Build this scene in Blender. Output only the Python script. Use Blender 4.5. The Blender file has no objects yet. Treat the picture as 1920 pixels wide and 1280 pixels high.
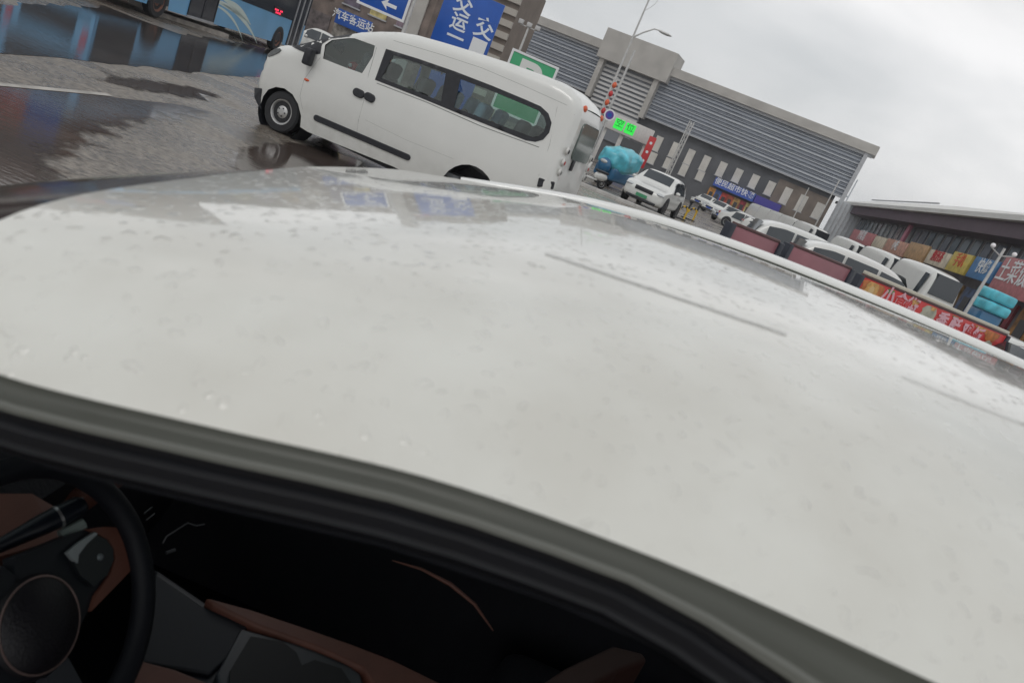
import bpy, bmesh, math, random
from mathutils import Vector, Matrix
from mathutils.geometry import delaunay_2d_cdt
random.seed(7)
S = bpy.context.scene
COL = S.collection
R = math.radians
# ------------------------------------------------------------------ camera
H = 1.77
FPX = 1400.0
ROLL, PITCH = R(23.51), R(16.11)
Fv = Vector((0, math.cos(PITCH), -math.sin(PITCH)))
Dv = Vector((0, -math.sin(PITCH), -math.cos(PITCH)))
Rv = Vector((1, 0, 0))
cr, sr = math.cos(ROLL), math.sin(ROLL)
cam = bpy.data.cameras.new("camera")
camo = bpy.data.objects.new("camera", cam); COL.objects.link(camo)
cam.sensor_width = 36; cam.lens = 36 * FPX / 1920
cam.clip_start = 0.02; cam.clip_end = 2000
xa = Rv * cr - Dv * sr            # image right in world
ya = -(Rv * sr + Dv * cr)         # image up in world
xa = Rv * cr + Dv * (-sr)
za = -Fv
camo.matrix_world = Matrix(((xa.x, ya.x, za.x, 0), (xa.y, ya.y, za.y, 0), (xa.z, ya.z, za.z, H), (0, 0, 0, 1)))
cam.dof.use_dof = True; cam.dof.focus_distance = 11.0; cam.dof.aperture_fstop = 9.0
S.camera = camo
# ------------------------------------------------------------------ world, sun, exposure
S.view_settings.view_transform = 'Standard'; S.view_settings.look = 'None'
S.view_settings.exposure = 0.14; S.view_settings.gamma = 1.0
SUN_EL, SUN_AZ = 50, 205
W = bpy.data.worlds.new("World"); S.world = W; W.use_nodes = True
nt = W.node_tree; nt.nodes.clear()
def N(t, typ, **kw):
    n = t.nodes.new(typ)
    for k, v in kw.items(): setattr(n, k, v)
    return n
out = N(nt, 'ShaderNodeOutputWorld'); bg = N(nt, 'ShaderNodeBackground')
sky = N(nt, 'ShaderNodeTexSky', sky_type='NISHITA'); sky.sun_disc = False
sky.sun_elevation = R(SUN_EL); sky.sun_rotation = R(SUN_AZ); sky.air_density = 1.5; sky.dust_density = 3
tc = N(nt, 'ShaderNodeTexCoord'); mp = N(nt, 'ShaderNodeMapping')
mp.inputs['Scale'].default_value = (1.0, 1.0, 2.6); mp.inputs['Location'].default_value = (3.1, 1.7, .4)
nz = N(nt, 'ShaderNodeTexNoise'); nz.inputs['Scale'].default_value = 1.9; nz.inputs['Detail'].default_value = 6; nz.inputs['Roughness'].default_value = .5
nz.inputs['Distortion'].default_value = .35
rp = N(nt, 'ShaderNodeValToRGB')
rp.color_ramp.elements[0].position = .32; rp.color_ramp.elements[0].color = (5.6, 5.8, 5.95, 1)
rp.color_ramp.elements[1].position = .62; rp.color_ramp.elements[1].color = (9.6, 9.5, 9.5, 1)
mixc = N(nt, 'ShaderNodeMixRGB'); mixc.inputs['Fac'].default_value = .93
nt.links.new(tc.outputs['Generated'], mp.inputs['Vector']); nt.links.new(mp.outputs['Vector'], nz.inputs['Vector'])
nt.links.new(nz.outputs['Fac'], rp.inputs['Fac']); nt.links.new(sky.outputs['Color'], mixc.inputs['Color1'])
nt.links.new(rp.outputs['Color'], mixc.inputs['Color2']); 
sepw = N(nt, 'ShaderNodeSeparateXYZ'); nt.links.new(tc.outputs['Generated'], sepw.inputs[0])
mrw = N(nt, 'ShaderNodeValToRGB'); cre = mrw.color_ramp.elements
cre[0].position = .25; cre[0].color = (1, 1, 1, 1); cre[1].position = .85; cre[1].color = (.74, .74, .74, 1)
q_ = cre.new(.33); q_.color = (.88, .885, .88, 1)
nt.links.new(sepw.outputs['Z'], mrw.inputs['Fac'])
mulw = N(nt, 'ShaderNodeVectorMath', operation='MULTIPLY'); nt.links.new(mixc.outputs['Color'], mulw.inputs[0]); nt.links.new(mrw.outputs[0], mulw.inputs[1])
nt.links.new(mulw.outputs[0], bg.inputs['Color'])
bg.inputs['Strength'].default_value = 0.1
nt.links.new(bg.outputs['Background'], out.inputs['Surface'])
sl = bpy.data.lights.new("sun", 'SUN'); sl.energy = 0.5; sl.angle = R(20); sl.color = (1, .97, .93)
so = bpy.data.objects.new("sun", sl); COL.objects.link(so)
a = R(SUN_AZ); e = R(SUN_EL)
so.rotation_euler = Vector((math.sin(a) * math.cos(e), math.cos(a) * math.cos(e), math.sin(e))).to_track_quat('Z', 'Y').to_euler()

# ------------------------------------------------------------------ picture -> world
def ray(px, py):
    dx = (px - 960) / FPX; dy = (py - 640) / FPX
    return Fv + Rv * (dx * cr + dy * sr) + Dv * (-dx * sr + dy * cr)
def G(px, py, z=0.0):
    v = ray(px, py); return Vector((0, 0, H)) + v * ((z - H) / v.z)
def AY(px, py, y):
    v = ray(px, py); return Vector((0, 0, H)) + v * (y / v.y)
class Plane:
    """vertical plane through P0 with in-plane direction d; local x = d, y = away from the viewer, z up"""
    def __init__(s, P0, ang):
        s.P0 = Vector((P0[0], P0[1], 0)); s.ang = ang
        s.d = Vector((math.cos(ang), math.sin(ang), 0)); s.n = Vector((-math.sin(ang), math.cos(ang), 0))
    def uz(s, px, py, off=0.0):
        v = ray(px, py); t = (s.n.dot(s.P0) + off) / s.n.dot(v); p = Vector((0, 0, H)) + v * t
        return (p - s.P0).dot(s.d), p.z

# ------------------------------------------------------------------ materials
MC = {}
def mat(name, col, rough=.6, metal=0., spec=.5, coat=0., noise=0., nscale=8., bump=0., bscale=60., emit=None, es=1., alpha=None, trans=0., coat_rough=.03):
    if name in MC: return MC[name]
    m = bpy.data.materials.new(name); m.use_nodes = True; t = m.node_tree; b = t.nodes['Principled BSDF']
    b.inputs['Base Color'].default_value = (*col, 1); b.inputs['Roughness'].default_value = rough
    b.inputs['Metallic'].default_value = metal; b.inputs['Specular IOR Level'].default_value = spec
    b.inputs['Coat Weight'].default_value = coat; b.inputs['Coat Roughness'].default_value = coat_rough
    if trans: b.inputs['Transmission Weight'].default_value = trans
    if emit: b.inputs['Emission Color'].default_value = (*emit, 1); b.inputs['Emission Strength'].default_value = es
    co = N(t, 'ShaderNodeTexCoord')
    if noise:
        n = N(t, 'ShaderNodeTexNoise'); n.inputs['Scale'].default_value = nscale; n.inputs['Detail'].default_value = 6
        t.links.new(co.outputs['Object'], n.inputs['Vector'])
        mx = N(t, 'ShaderNodeMixRGB', blend_type='MIX')
        mx.inputs['Color1'].default_value = (*[c * (1 - noise) for c in col], 1); mx.inputs['Color2'].default_value = (*[min(1, c * (1 + noise)) for c in col], 1)
        mr = N(t, 'ShaderNodeMapRange'); mr.inputs['From Min'].default_value = .3; mr.inputs['From Max'].default_value = .7
        t.links.new(n.outputs['Fac'], mr.inputs['Value']); t.links.new(mr.outputs['Result'], mx.inputs['Fac'])
        t.links.new(mx.outputs['Color'], b.inputs['Base Color'])
    if bump:
        n2 = N(t, 'ShaderNodeTexNoise'); n2.inputs['Scale'].default_value = bscale; n2.inputs['Detail'].default_value = 4
        t.links.new(co.outputs['Object'], n2.inputs['Vector'])
        bp = N(t, 'ShaderNodeBump'); bp.inputs['Strength'].default_value = bump; bp.inputs['Distance'].default_value = .02
        t.links.new(n2.outputs['Fac'], bp.inputs['Height']); t.links.new(bp.outputs['Normal'], b.inputs['Normal'])
    MC[name] = m; return m
def glass(name, col, op=.5, rough=.03, gain=(1.1, .03)):
    """tinted window glass: see-through tint plus mirror-like surface"""
    if name in MC: return MC[name]
    m = bpy.data.materials.new(name); m.use_nodes = True; t = m.node_tree; t.nodes.clear()
    o = N(t, 'ShaderNodeOutputMaterial'); tr = N(t, 'ShaderNodeBsdfTransparent'); gl = N(t, 'ShaderNodeBsdfGlossy'); mx = N(t, 'ShaderNodeMixShader')
    fr = N(t, 'ShaderNodeFresnel'); fr.inputs['IOR'].default_value = 1.5
    mr = N(t, 'ShaderNodeMath', operation='MULTIPLY_ADD'); mr.inputs[1].default_value = gain[0]; mr.inputs[2].default_value = gain[1]
    tr.inputs['Color'].default_value = (*[c * op for c in col], 1); gl.inputs['Roughness'].default_value = rough
    gl.inputs['Color'].default_value = (.85, .9, .88, 1)
    t.links.new(fr.outputs[0], mr.inputs[0]); t.links.new(mr.outputs[0], mx.inputs[0])
    t.links.new(tr.outputs[0], mx.inputs[1]); t.links.new(gl.outputs[0], mx.inputs[2]); t.links.new(mx.outputs[0], o.inputs[0])
    MC[name] = m; return m
WHITE = mat('white_paint', (.70, .71, .69), .3, coat=.8, noise=.03, nscale=2)
VANW = mat('van_paint', (.72, .73, .71), .32, coat=.6, noise=.035, nscale=1.3)
def road_film(m, h0=.25, h1=.95, col=(.30, .29, .26)):
    """dried road splash on the lower body"""
    t = m.node_tree; b = t.nodes['Principled BSDF']; src = b.inputs['Base Color'].links[0].from_socket
    co = N(t, 'ShaderNodeTexCoord'); sp = N(t, 'ShaderNodeSeparateXYZ'); t.links.new(co.outputs['Object'], sp.inputs[0])
    mr = N(t, 'ShaderNodeMapRange'); mr.inputs['From Min'].default_value = h1; mr.inputs['From Max'].default_value = h0; mr.inputs['To Max'].default_value = .8
    t.links.new(sp.outputs['Z'], mr.inputs['Value'])
    n = N(t, 'ShaderNodeTexNoise'); n.inputs['Scale'].default_value = 5; n.inputs['Detail'].default_value = 8; n.inputs['Roughness'].default_value = .7; t.links.new(co.outputs['Object'], n.inputs['Vector'])
    mu = N(t, 'ShaderNodeMath', operation='MULTIPLY'); t.links.new(mr.outputs[0], mu.inputs[0]); t.links.new(n.outputs['Fac'], mu.inputs[1])
    mx = N(t, 'ShaderNodeMixRGB'); mx.inputs['Color2'].default_value = (*col, 1); t.links.new(src, mx.inputs['Color1']); t.links.new(mu.outputs[0], mx.inputs['Fac']); t.links.new(mx.outputs[0], b.inputs['Base Color'])
road_film(VANW)
SILV = mat('silver_paint', (.5, .52, .54), .3, metal=.4, coat=.8)
BLKP = mat('black_paint', (.02, .022, .028), .25, coat=1)
BLK = mat('black_plastic', (.018, .02, .026), .5, noise=.3, nscale=20)
TYRE = mat('tyre_rubber', (.02, .021, .024), .75, bump=.3, bscale=90)
STEEL = mat('wheel_steel', (.5, .5, .5), .4, metal=.85, noise=.15, nscale=12)
DGLASS = mat('dark_window_glass', (.03, .04, .05), .06, spec=.8)
CONC = mat('facade_concrete', (.44, .425, .40), .8, noise=.12, nscale=.6, bump=.2, bscale=5)
GREY = mat('grey_metal', (.42, .43, .45), .45, metal=.3, noise=.08, nscale=3)
POLE = mat('galvanised_pole', (.55, .55, .54), .5, metal=.3, noise=.12, nscale=9)
LAMPG = mat('headlamp_lens', (.55, .58, .6), .1, spec=.9)
RED = mat('red_enamel', (.55, .03, .035), .4, noise=.06, nscale=3)
BLUE = mat('sign_blue', (.005, .085, .42), .4, noise=.08, nscale=2)
SIGNW = mat('sign_white', (.78, .8, .82), .5)
ORANGE = mat('orange_red_lamp', (.7, .12, .04), .4)

# ------------------------------------------------------------------ mesh helpers
def link(o, parent=None):
    COL.objects.link(o)
    if parent is not None: o.parent = parent
    return o
class MB:
    def __init__(s, M=None): s.v = []; s.f = []; s.mi = []; s.mats = []; s.M = M or Matrix(); s.sm = []
    def m(s, mt):
        if mt not in s.mats: s.mats.append(mt)
        return s.mats.index(mt)
    def add(s, vs, fs, mt, smooth=False, M=None):
        b = len(s.v); T = s.M @ M if M is not None else s.M
        s.v += [T @ Vector(p) for p in vs]; i = s.m(mt)
        for f in fs: s.f.append([b + k for k in f]); s.mi.append(i); s.sm.append(smooth)
        return s
    def box(s, lo, hi, mt, M=None):
        x0, y0, z0 = lo; x1, y1, z1 = hi
        vs = [(x0, y0, z0), (x1, y0, z0), (x1, y1, z0), (x0, y1, z0), (x0, y0, z1), (x1, y0, z1), (x1, y1, z1), (x0, y1, z1)]
        return s.add(vs, [(0, 3, 2, 1), (4, 5, 6, 7), (0, 1, 5, 4), (1, 2, 6, 5), (2, 3, 7, 6), (3, 0, 4, 7)], mt, M=M)
    def bev(s, lo, hi, mt, b=.02, M=None, seg=2):
        bm = bmesh.new(); bmesh.ops.create_cube(bm, size=1)
        for v in bm.verts:
            v.co = Vector([(lo[k] + hi[k]) / 2 + v.co[k] * (hi[k] - lo[k]) for k in range(3)])
        bmesh.ops.bevel(bm, geom=bm.edges[:], offset=b, segments=seg, affect='EDGES', profile=.5)
        bm.verts.index_update()
        s.add([v.co.copy() for v in bm.verts], [[v.index for v in f.verts] for f in bm.faces], mt, True, M); bm.free(); return s
    def prism(s, pts, y0, y1, mt, axis='y', M=None, smooth=False):
        n = len(pts)
        if axis == 'y': vs = [(p[0], y0, p[1]) for p in pts] + [(p[0], y1, p[1]) for p in pts]
        elif axis == 'z': vs = [(p[0], p[1], y0) for p in pts] + [(p[0], p[1], y1) for p in pts]
        else: vs = [(y0, p[0], p[1]) for p in pts] + [(y1, p[0], p[1]) for p in pts]
        fs = [list(range(n)), list(range(2 * n - 1, n - 1, -1))] + [(i, (i + 1) % n, n + (i + 1) % n, n + i) for i in range(n)]
        return s.add(vs, fs, mt, smooth, M)
    def tube(s, pts, r, mt, n=10, cap=True, M=None, closed=False):
        pts = [Vector(p) for p in pts]; rs = r if isinstance(r, (list, tuple)) else [r] * len(pts)
        vs = []; fs = []; L = len(pts); prev = None
        for i, p in enumerate(pts):
            if closed: t = (pts[(i + 1) % L] - pts[i - 1])
            else: t = (pts[min(i + 1, L - 1)] - pts[max(i - 1, 0)])
            t.normalize()
            if prev is None:
                u = t.orthogonal().normalized()
            else:
                u = (prev - t * prev.dot(t)).normalized()
            prev = u; w = t.cross(u)
            for k in range(n):
                an = 2 * math.pi * k / n; vs.append(p + (u * math.cos(an) + w * math.sin(an)) * rs[i])
        for i in range(L if closed else L - 1):
            for k in range(n):
                j = (i + 1) % L
                fs.append((i * n + k, i * n + (k + 1) % n, j * n + (k + 1) % n, j * n + k))
        if cap and not closed: fs.append(list(range(n - 1, -1, -1))); fs.append([(L - 1) * n + k for k in range(n)])
        return s.add(vs, fs, mt, True, M)
    def lathe(s, prof, mt, n=28, M=None, axis='y', cap=True):
        """profile (offset along the axis, radius)"""
        vs = []; fs = []; L = len(prof)
        for (o, r) in prof:
            for k in range(n):
                an = 2 * math.pi * k / n; c, q = math.cos(an) * r, math.sin(an) * r
                vs.append((c, o, q) if axis == 'y' else ((c, q, o) if axis == 'z' else (o, c, q)))
        for i in range(L - 1):
            for k in range(n): fs.append((i * n + k, i * n + (k + 1) % n, (i + 1) * n + (k + 1) % n, (i + 1) * n + k))
        if cap: fs.append(list(range(n))); fs.append([(L - 1) * n + k for k in range(n - 1, -1, -1)])
        return s.add(vs, fs, mt, True, M)
    def ball(s, c, r, mt, n=14, M=None):
        rr = r if isinstance(r, (list, tuple)) else (r, r, r); vs = []; fs = []
        m_ = n // 2
        for i in range(m_ + 1):
            th = math.pi * i / m_
            for k in range(n):
                ph = 2 * math.pi * k / n
                vs.append((c[0] + rr[0] * math.sin(th) * math.cos(ph), c[1] + rr[1] * math.sin(th) * math.sin(ph), c[2] + rr[2] * math.cos(th)))
        for i in range(m_):
            for k in range(n): fs.append((i * n + k, i * n + (k + 1) % n, (i + 1) * n + (k + 1) % n, (i + 1) * n + k))
        return s.add(vs, fs, mt, True, M)
    def build(s, name, parent=None, sub=0, solid=0, autosm=True):
        me = bpy.data.meshes.new(name); me.from_pydata([tuple(v) for v in s.v], [], s.f)
        for mt in s.mats: me.materials.append(mt)
        me.polygons.foreach_set('material_index', s.mi); me.polygons.foreach_set('use_smooth', s.sm)
        bm = bmesh.new(); bm.from_mesh(me); bmesh.ops.remove_doubles(bm, verts=bm.verts, dist=1e-5)
        bmesh.ops.recalc_face_normals(bm, faces=bm.faces)
        if autosm:
            for ed in bm.edges:
                if len(ed.link_faces) == 2 and ed.calc_face_angle(0) > R(38): ed.smooth = False
        bm.to_mesh(me); bm.free(); me.update()
        o = bpy.data.objects.new(name, me); link(o, parent)
        if solid: md = o.modifiers.new('solid', 'SOLIDIFY'); md.thickness = solid
        if sub: md = o.modifiers.new('sub', 'SUBSURF'); md.levels = sub; md.render_levels = sub
        return o
def tag(o, label=None, cat=None, group=None, kind=None):
    if label: o['label'] = label
    if cat: o['category'] = cat
    if group: o['group'] = group
    if kind: o['kind'] = kind
    return o
def empty(name, loc=(0, 0, 0), rz=0.0, label=None, cat=None, group=None):
    o = bpy.data.objects.new(name, None); o.empty_display_size = .2; COL.objects.link(o)
    o.location = loc; o.rotation_euler = (0, 0, rz); tag(o, label, cat, group); return o
def dup(root, loc, rz, label, group=None):
    r = root.copy(); COL.objects.link(r); r.location = loc; r.rotation_euler = (0, 0, rz); r['label'] = label
    if group: r['group'] = group
    for ch in list(root.children):
        c = ch.copy(); COL.objects.link(c); c.parent = r
        for g in ch.children:
            d = g.copy(); COL.objects.link(d); d.parent = c
    return r
def text(name, body, size, M, mt, parent, bold=.0, depth=.01, ax='CENTER', sx=1.0):
    cu = bpy.data.curves.new(name, 'FONT'); cu.body = body; cu.size = size; cu.extrude = depth; cu.offset = bold
    cu.align_x = ax; cu.align_y = 'CENTER'
    o = bpy.data.objects.new(name, cu); COL.objects.link(o)
    dg = bpy.context.evaluated_depsgraph_get(); me = bpy.data.meshes.new_from_object(o.evaluated_get(dg))
    COL.objects.unlink(o); bpy.data.objects.remove(o)
    me.materials.clear(); me.materials.append(mt)
    t = bpy.data.objects.new(name, me); link(t, parent); me.transform(M @ Matrix.Translation((0, .12 * size, 0)) @ Matrix.Diagonal((sx, 1, 1, 1))); return t
def up(x, y, z):   # text standing upright in the local xz plane, facing -y
    return Matrix.Translation((x, y, z)) @ Matrix.Rotation(R(90), 4, 'X')
def panel(name, outline, holes, yfun, mt, parent, step=.06, M=None, solid=0, flip=False):
    """filled side panel (x,z outline with holes) bent to y = yfun(x, z)"""
    vs = []; ed = []
    def loop(pts):
        b = len(vs); n = len(pts); k = 0
        q = []
        for i in range(n):
            p, r_ = Vector(pts[i]), Vector(pts[(i + 1) % n]); m_ = max(1, int((r_ - p).length / step))
            for j in range(m_): q.append(p + (r_ - p) * (j / m_))
        vs.extend(q)
        for i in range(len(q)): ed.append((b + i, b + (i + 1) % len(q)))
        return q
    lo = loop(outline); hs = [loop(h) for h in holes]
    def inside(p, poly):
        c = False; n = len(poly)
        for i in range(n):
            a_, b_ = poly[i], poly[i - 1]
            if (a_[1] > p[1]) != (b_[1] > p[1]) and p[0] < (b_[0] - a_[0]) * (p[1] - a_[1]) / (b_[1] - a_[1]) + a_[0]: c = not c
        return c
    x0 = min(p[0] for p in outline); x1 = max(p[0] for p in outline); z0 = min(p[1] for p in outline); z1 = max(p[1] for p in outline)
    xx = x0 + step / 2
    while xx < x1:
        zz = z0 + step / 2
        while zz < z1:
            p = (xx, zz)
            if inside(p, lo) and not any(inside(p, h) for h in hs):
                if min((Vector(p) - q).length for q in vs[:len(lo) + sum(len(h) for h in hs)][::2]) > step * .45: vs.append(Vector(p))
            zz += step
        xx += step
    r = delaunay_2d_cdt(vs, ed, [], 0, 1e-6)
    V, F_ = r[0], r[2]; fs = []
    for f in F_:
        c = sum((V[i] for i in f), Vector((0, 0))) / len(f)
        if inside(c, lo) and not any(inside(c, h) for h in hs): fs.append(list(f))
    mb = MB(M); mb.add([(p[0], yfun(p[0], p[1]), p[1]) for p in V], fs, mt, True)
    return mb.build(name, parent, solid=solid, autosm=False)
def rounded(x0, z0, x1, z1, r, n=5):
    pts = []
    for cx, cz, a0 in ((x1 - r, z1 - r, 0), (x0 + r, z1 - r, 90), (x0 + r, z0 + r, 180), (x1 - r, z0 + r, 270)):
        for k in range(n + 1): an = R(a0 + 90 * k / n); pts.append((cx + r * math.cos(an), cz + r * math.sin(an)))
    return pts
def wheel(parent, x, y, r, w, side, rimmat=STEEL, detail=True):
    M = Matrix.Translation((x, y, r)) @ Matrix.Scale(side, 4, (0, 1, 0))   # side=-1: outer face towards -y
    t = MB(M); t.lathe([(-w / 2, r * .62), (-w / 2, r * .9), (-w * .35, r), (w * .35, r), (w / 2, r * .92), (w / 2 + .003, r * .64), (w * .3, r * .6)], TYRE)
    wo = t.build('wheel', parent)
    q = MB(M); q.lathe([(w * .2, r * .62), (w / 2 - .01, r * .61), (w / 2 - .015, r * .55), (w * .28, r * .5), (w * .3, r * .3), (w * .4, r * .22), (w * .42, r * .12), (w * .42, 0.01)], rimmat)
    if detail:
        for k in range(8):
            an = 2 * math.pi * k / 8
            q.lathe([(w * .31, .018), (w * .335, .018)], BLK, n=8, M=Matrix.Translation((math.cos(an) * r * .4, 0, math.sin(an) * r * .4)))
        for k in range(5):
            an = 2 * math.pi * k / 5
            q.lathe([(w * .4, .012), (w * .47, .01)], BLK, n=8, M=Matrix.Translation((math.cos(an) * r * .2, 0, math.sin(an) * r * .2)))
    q.build('rim', wo); return wo

# ================================================================== GROUND
def ground_mat():
    m = bpy.data.materials.new('wet_asphalt'); m.use_nodes = True; t = m.node_tree; b = t.nodes['Principled BSDF']
    co = N(t, 'ShaderNodeTexCoord')
    mpn = N(t, 'ShaderNodeMapping'); mpn.inputs['Rotation'].default_value = (0, 0, R(18)); mpn.inputs['Scale'].default_value = (.8, 1.15, 1)
    t.links.new(co.outputs['Object'], mpn.inputs['Vector'])
    n1 = N(t, 'ShaderNodeTexNoise'); n1.inputs['Scale'].default_value = .55; n1.inputs['Detail'].default_value = 8; n1.inputs['Roughness'].default_value = .62
    n2 = N(t, 'ShaderNodeTexNoise'); n2.inputs['Scale'].default_value = 14; n2.inputs['Detail'].default_value = 8; n2.inputs['Roughness'].default_value = .7
    n3 = N(t, 'ShaderNodeTexNoise'); n3.inputs['Scale'].default_value = 90; n3.inputs['Detail'].default_value = 3
    t.links.new(mpn.outputs[0], n1.inputs['Vector']); t.links.new(mpn.outputs[0], n2.inputs['Vector']); t.links.new(co.outputs['Object'], n3.inputs['Vector'])
    r1 = N(t, 'ShaderNodeValToRGB'); r1.color_ramp.elements[0].position = .38; r1.color_ramp.elements[0].color = (.085, .075, .065, 1)
    r1.color_ramp.elements[1].position = .62; r1.color_ramp.elements[1].color = (.40, .35, .295, 1)
    t.links.new(n2.outputs['Fac'], r1.inputs['Fac'])
    mx = N(t, 'ShaderNodeMixRGB', blend_type='MULTIPLY'); mx.inputs['Fac'].default_value = .5
    t.links.new(r1.outputs[0], mx.inputs['Color1']); t.links.new(n1.outputs['Fac'], mx.inputs['Color2']); t.links.new(mx.outputs[0], b.inputs['Base Color'])
    r2 = N(t, 'ShaderNodeMapRange'); r2.inputs['From Min'].default_value = .42; r2.inputs['From Max'].default_value = .6
    r2.inputs['To Min'].default_value = .12; r2.inputs['To Max'].default_value = .5
    t.links.new(n1.outputs['Fac'], r2.inputs['Value']); t.links.new(r2.outputs[0], b.inputs['Roughness'])
    ad = N(t, 'ShaderNodeMath', operation='MULTIPLY_ADD'); ad.inputs[1].default_value = .35
    t.links.new(n3.outputs['Fac'], ad.inputs[0]); t.links.new(n2.outputs['Fac'], ad.inputs[2])
    bp = N(t, 'ShaderNodeBump'); bp.inputs['Strength'].default_value = .38; bp.inputs['Distance'].default_value = .02
    t.links.new(ad.outputs[0], bp.inputs['Height']); t.links.new(bp.outputs[0], b.inputs['Normal'])
    b.inputs['Specular IOR Level'].default_value = .6
    return m
g = MB(); g.add([(-400, -200, 0), (400, -200, 0), (400, 600, 0), (-400, 600, 0)], [(0, 1, 2, 3)], ground_mat())
tag(g.build('ground'), kind='structure')
def water_mat(name, col, rough, bump):
    m = mat(name, col, rough, spec=.75, noise=.35, nscale=.8); t = m.node_tree; b = t.nodes['Principled BSDF']
    co = N(t, 'ShaderNodeTexCoord'); mpn = N(t, 'ShaderNodeMapping'); mpn.inputs['Scale'].default_value = (1, 2.5, 1)
    n2 = N(t, 'ShaderNodeTexNoise'); n2.inputs['Scale'].default_value = 7; n2.inputs['Detail'].default_value = 5
    bp = N(t, 'ShaderNodeBump'); bp.inputs['Strength'].default_value = bump; bp.inputs['Distance'].default_value = .01
    t.links.new(co.outputs['Object'], mpn.inputs[0]); t.links.new(mpn.outputs[0], n2.inputs['Vector']); t.links.new(n2.outputs['Fac'], bp.inputs['Height']); t.links.new(bp.outputs[0], b.inputs['Normal'])
    return m
PUD = water_mat('puddle_water', (.05, .042, .038), .07, .16)
PUD2 = water_mat('thin_water_film', (.075, .058, .05), .07, .12)
def puddle(pts, mt, z=.004, jit=.05):
    P = [G(*p) for p in pts]; q = []
    for i in range(len(P)):
        a_, b_ = P[i], P[(i + 1) % len(P)]; n = max(1, min(40, int((b_ - a_).length / .4)))
        for k in range(n):
            p = a_ + (b_ - a_) * (k / n); j = jit * min(6, p.length / 8)
            q.append((p.x + random.uniform(-j, j), p.y + random.uniform(-j, j), z))
    mb = MB(); mb.add(q, [list(range(len(q)))], mt); tag(mb.build('puddle'), kind='structure')
puddle([(-320, -90), (-150, -62), (0, 8), (200, 14), (330, 62), (545, 98), (640, 150), (620, 178), (500, 148), (370, 138), (200, 118), (0, 98), (-150, 92)], PUD)
def soft_puddle(pts, soft, mt_name, col, z=.004, width=1.2):
    P = [G(*p) for p in pts]; Q = [(p.x, p.y) for p in P]; n = len(Q)
    segs = [(Vector(Q[i]), Vector(Q[(i + 1) % n])) for i in range(n) if i in soft]
    hard = [(Vector(Q[i]), Vector(Q[(i + 1) % n])) for i in range(n) if i not in soft]
    o = panel('puddle', Q, [], lambda x, y: 0, PUD2, None, step=.45)
    me = o.data; at = me.attributes.new('wet', 'FLOAT', 'POINT')
    def dist(p, S_):
        d = 9
        for a_, b_ in S_:
            ab = b_ - a_; t = max(0, min(1, (p - a_).dot(ab) / ab.length_squared)); d = min(d, (a_ + ab * t - p).length)
        return d
    for i, v_ in enumerate(me.vertices):
        p = Vector((v_.co.x, v_.co.z)); at.data[i].value = min(1, dist(p, segs) / width, dist(p, hard) / .12 + .45); v_.co = (p.x, p.y, z)
    m = PUD2.copy(); m.name = mt_name; t = m.node_tree; b = t.nodes['Principled BSDF']; t.nodes['Principled BSDF']
    an_ = N(t, 'ShaderNodeAttribute'); an_.attribute_name = 'wet'; co = N(t, 'ShaderNodeTexCoord')
    n1 = N(t, 'ShaderNodeTexNoise'); n1.inputs['Scale'].default_value = 2.2; n1.inputs['Detail'].default_value = 9; n1.inputs['Roughness'].default_value = .7
    t.links.new(co.outputs['Object'], n1.inputs['Vector'])
    ad = N(t, 'ShaderNodeMath', operation='ADD'); t.links.new(an_.outputs['Fac'], ad.inputs[0]); t.links.new(n1.outputs['Fac'], ad.inputs[1])
    mr = N(t, 'ShaderNodeMapRange'); mr.inputs['From Min'].default_value = .82; mr.inputs['From Max'].default_value = 1.02; t.links.new(ad.outputs[0], mr.inputs['Value'])
    t.links.new(mr.outputs[0], b.inputs['Alpha']); me.materials.clear(); me.materials.append(m); tag(o, kind='structure')
soft_puddle([(-300, 128), (-100, 150), (40, 163), (200, 182), (330, 196), (480, 228), (430, 250), (330, 262), (250, 300), (230, 380), (0, 420), (-300, 600)], {5, 6, 7, 8}, 'film_a', None, .005)
soft_puddle([(430, 262), (520, 255), (600, 268), (680, 305), (640, 345), (470, 345), (340, 330)], {0, 1, 5, 6}, 'film_b', None, .006, .6)
soft_puddle([(150, 120), (330, 150), (470, 185), (420, 205), (300, 185), (120, 150)], {0, 1, 2, 3, 4, 5}, 'film_c', None, .005, .8)
mb = MB(); ja, jb = G(-200, 141), G(205, 179); jd = (jb - ja).normalized(); jn = Vector((-jd.y, jd.x, 0)) * .05
mb.add([tuple(ja - jn + Vector((0, 0, .009))), tuple(jb - jn + Vector((0, 0, .009))), tuple(jb + jn + Vector((0, 0, .009))), tuple(ja + jn + Vector((0, 0, .009)))], [(0, 1, 2, 3)], mat('pale_joint', (.4, .38, .35), .5, noise=.3, nscale=3)); tag(mb.build('paving_joint'), kind='structure')
# kerb line in front of the parked row
KA, KB = G(1076, 343), G(1400, 474)
kd = (KB - KA).normalized(); kn = Vector((-kd.y, kd.x, 0))
mb = MB()
for i in range(22):
    p = KA - kd * 3 + kd * (i * 1.0); q = p + kd * .985
    c_ = mat('kerb_stone', (.55, .54, .52), .7, noise=.15, nscale=2, bump=.2)
    mb.add([(*(p)[:2], 0), (*(q)[:2], 0), (*(q + kn * .16)[:2], 0), (*(p + kn * .16)[:2], 0), (*(p)[:2], .13), (*(q)[:2], .13), (*(q + kn * .16)[:2], .14), (*(p + kn * .16)[:2], .14)],
           [(0, 3, 2, 1), (4, 5, 6, 7), (0, 1, 5, 4), (1, 2, 6, 5), (2, 3, 7, 6), (3, 0, 4, 7)], c_)
tag(mb.build('kerb'), kind='structure')
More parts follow.
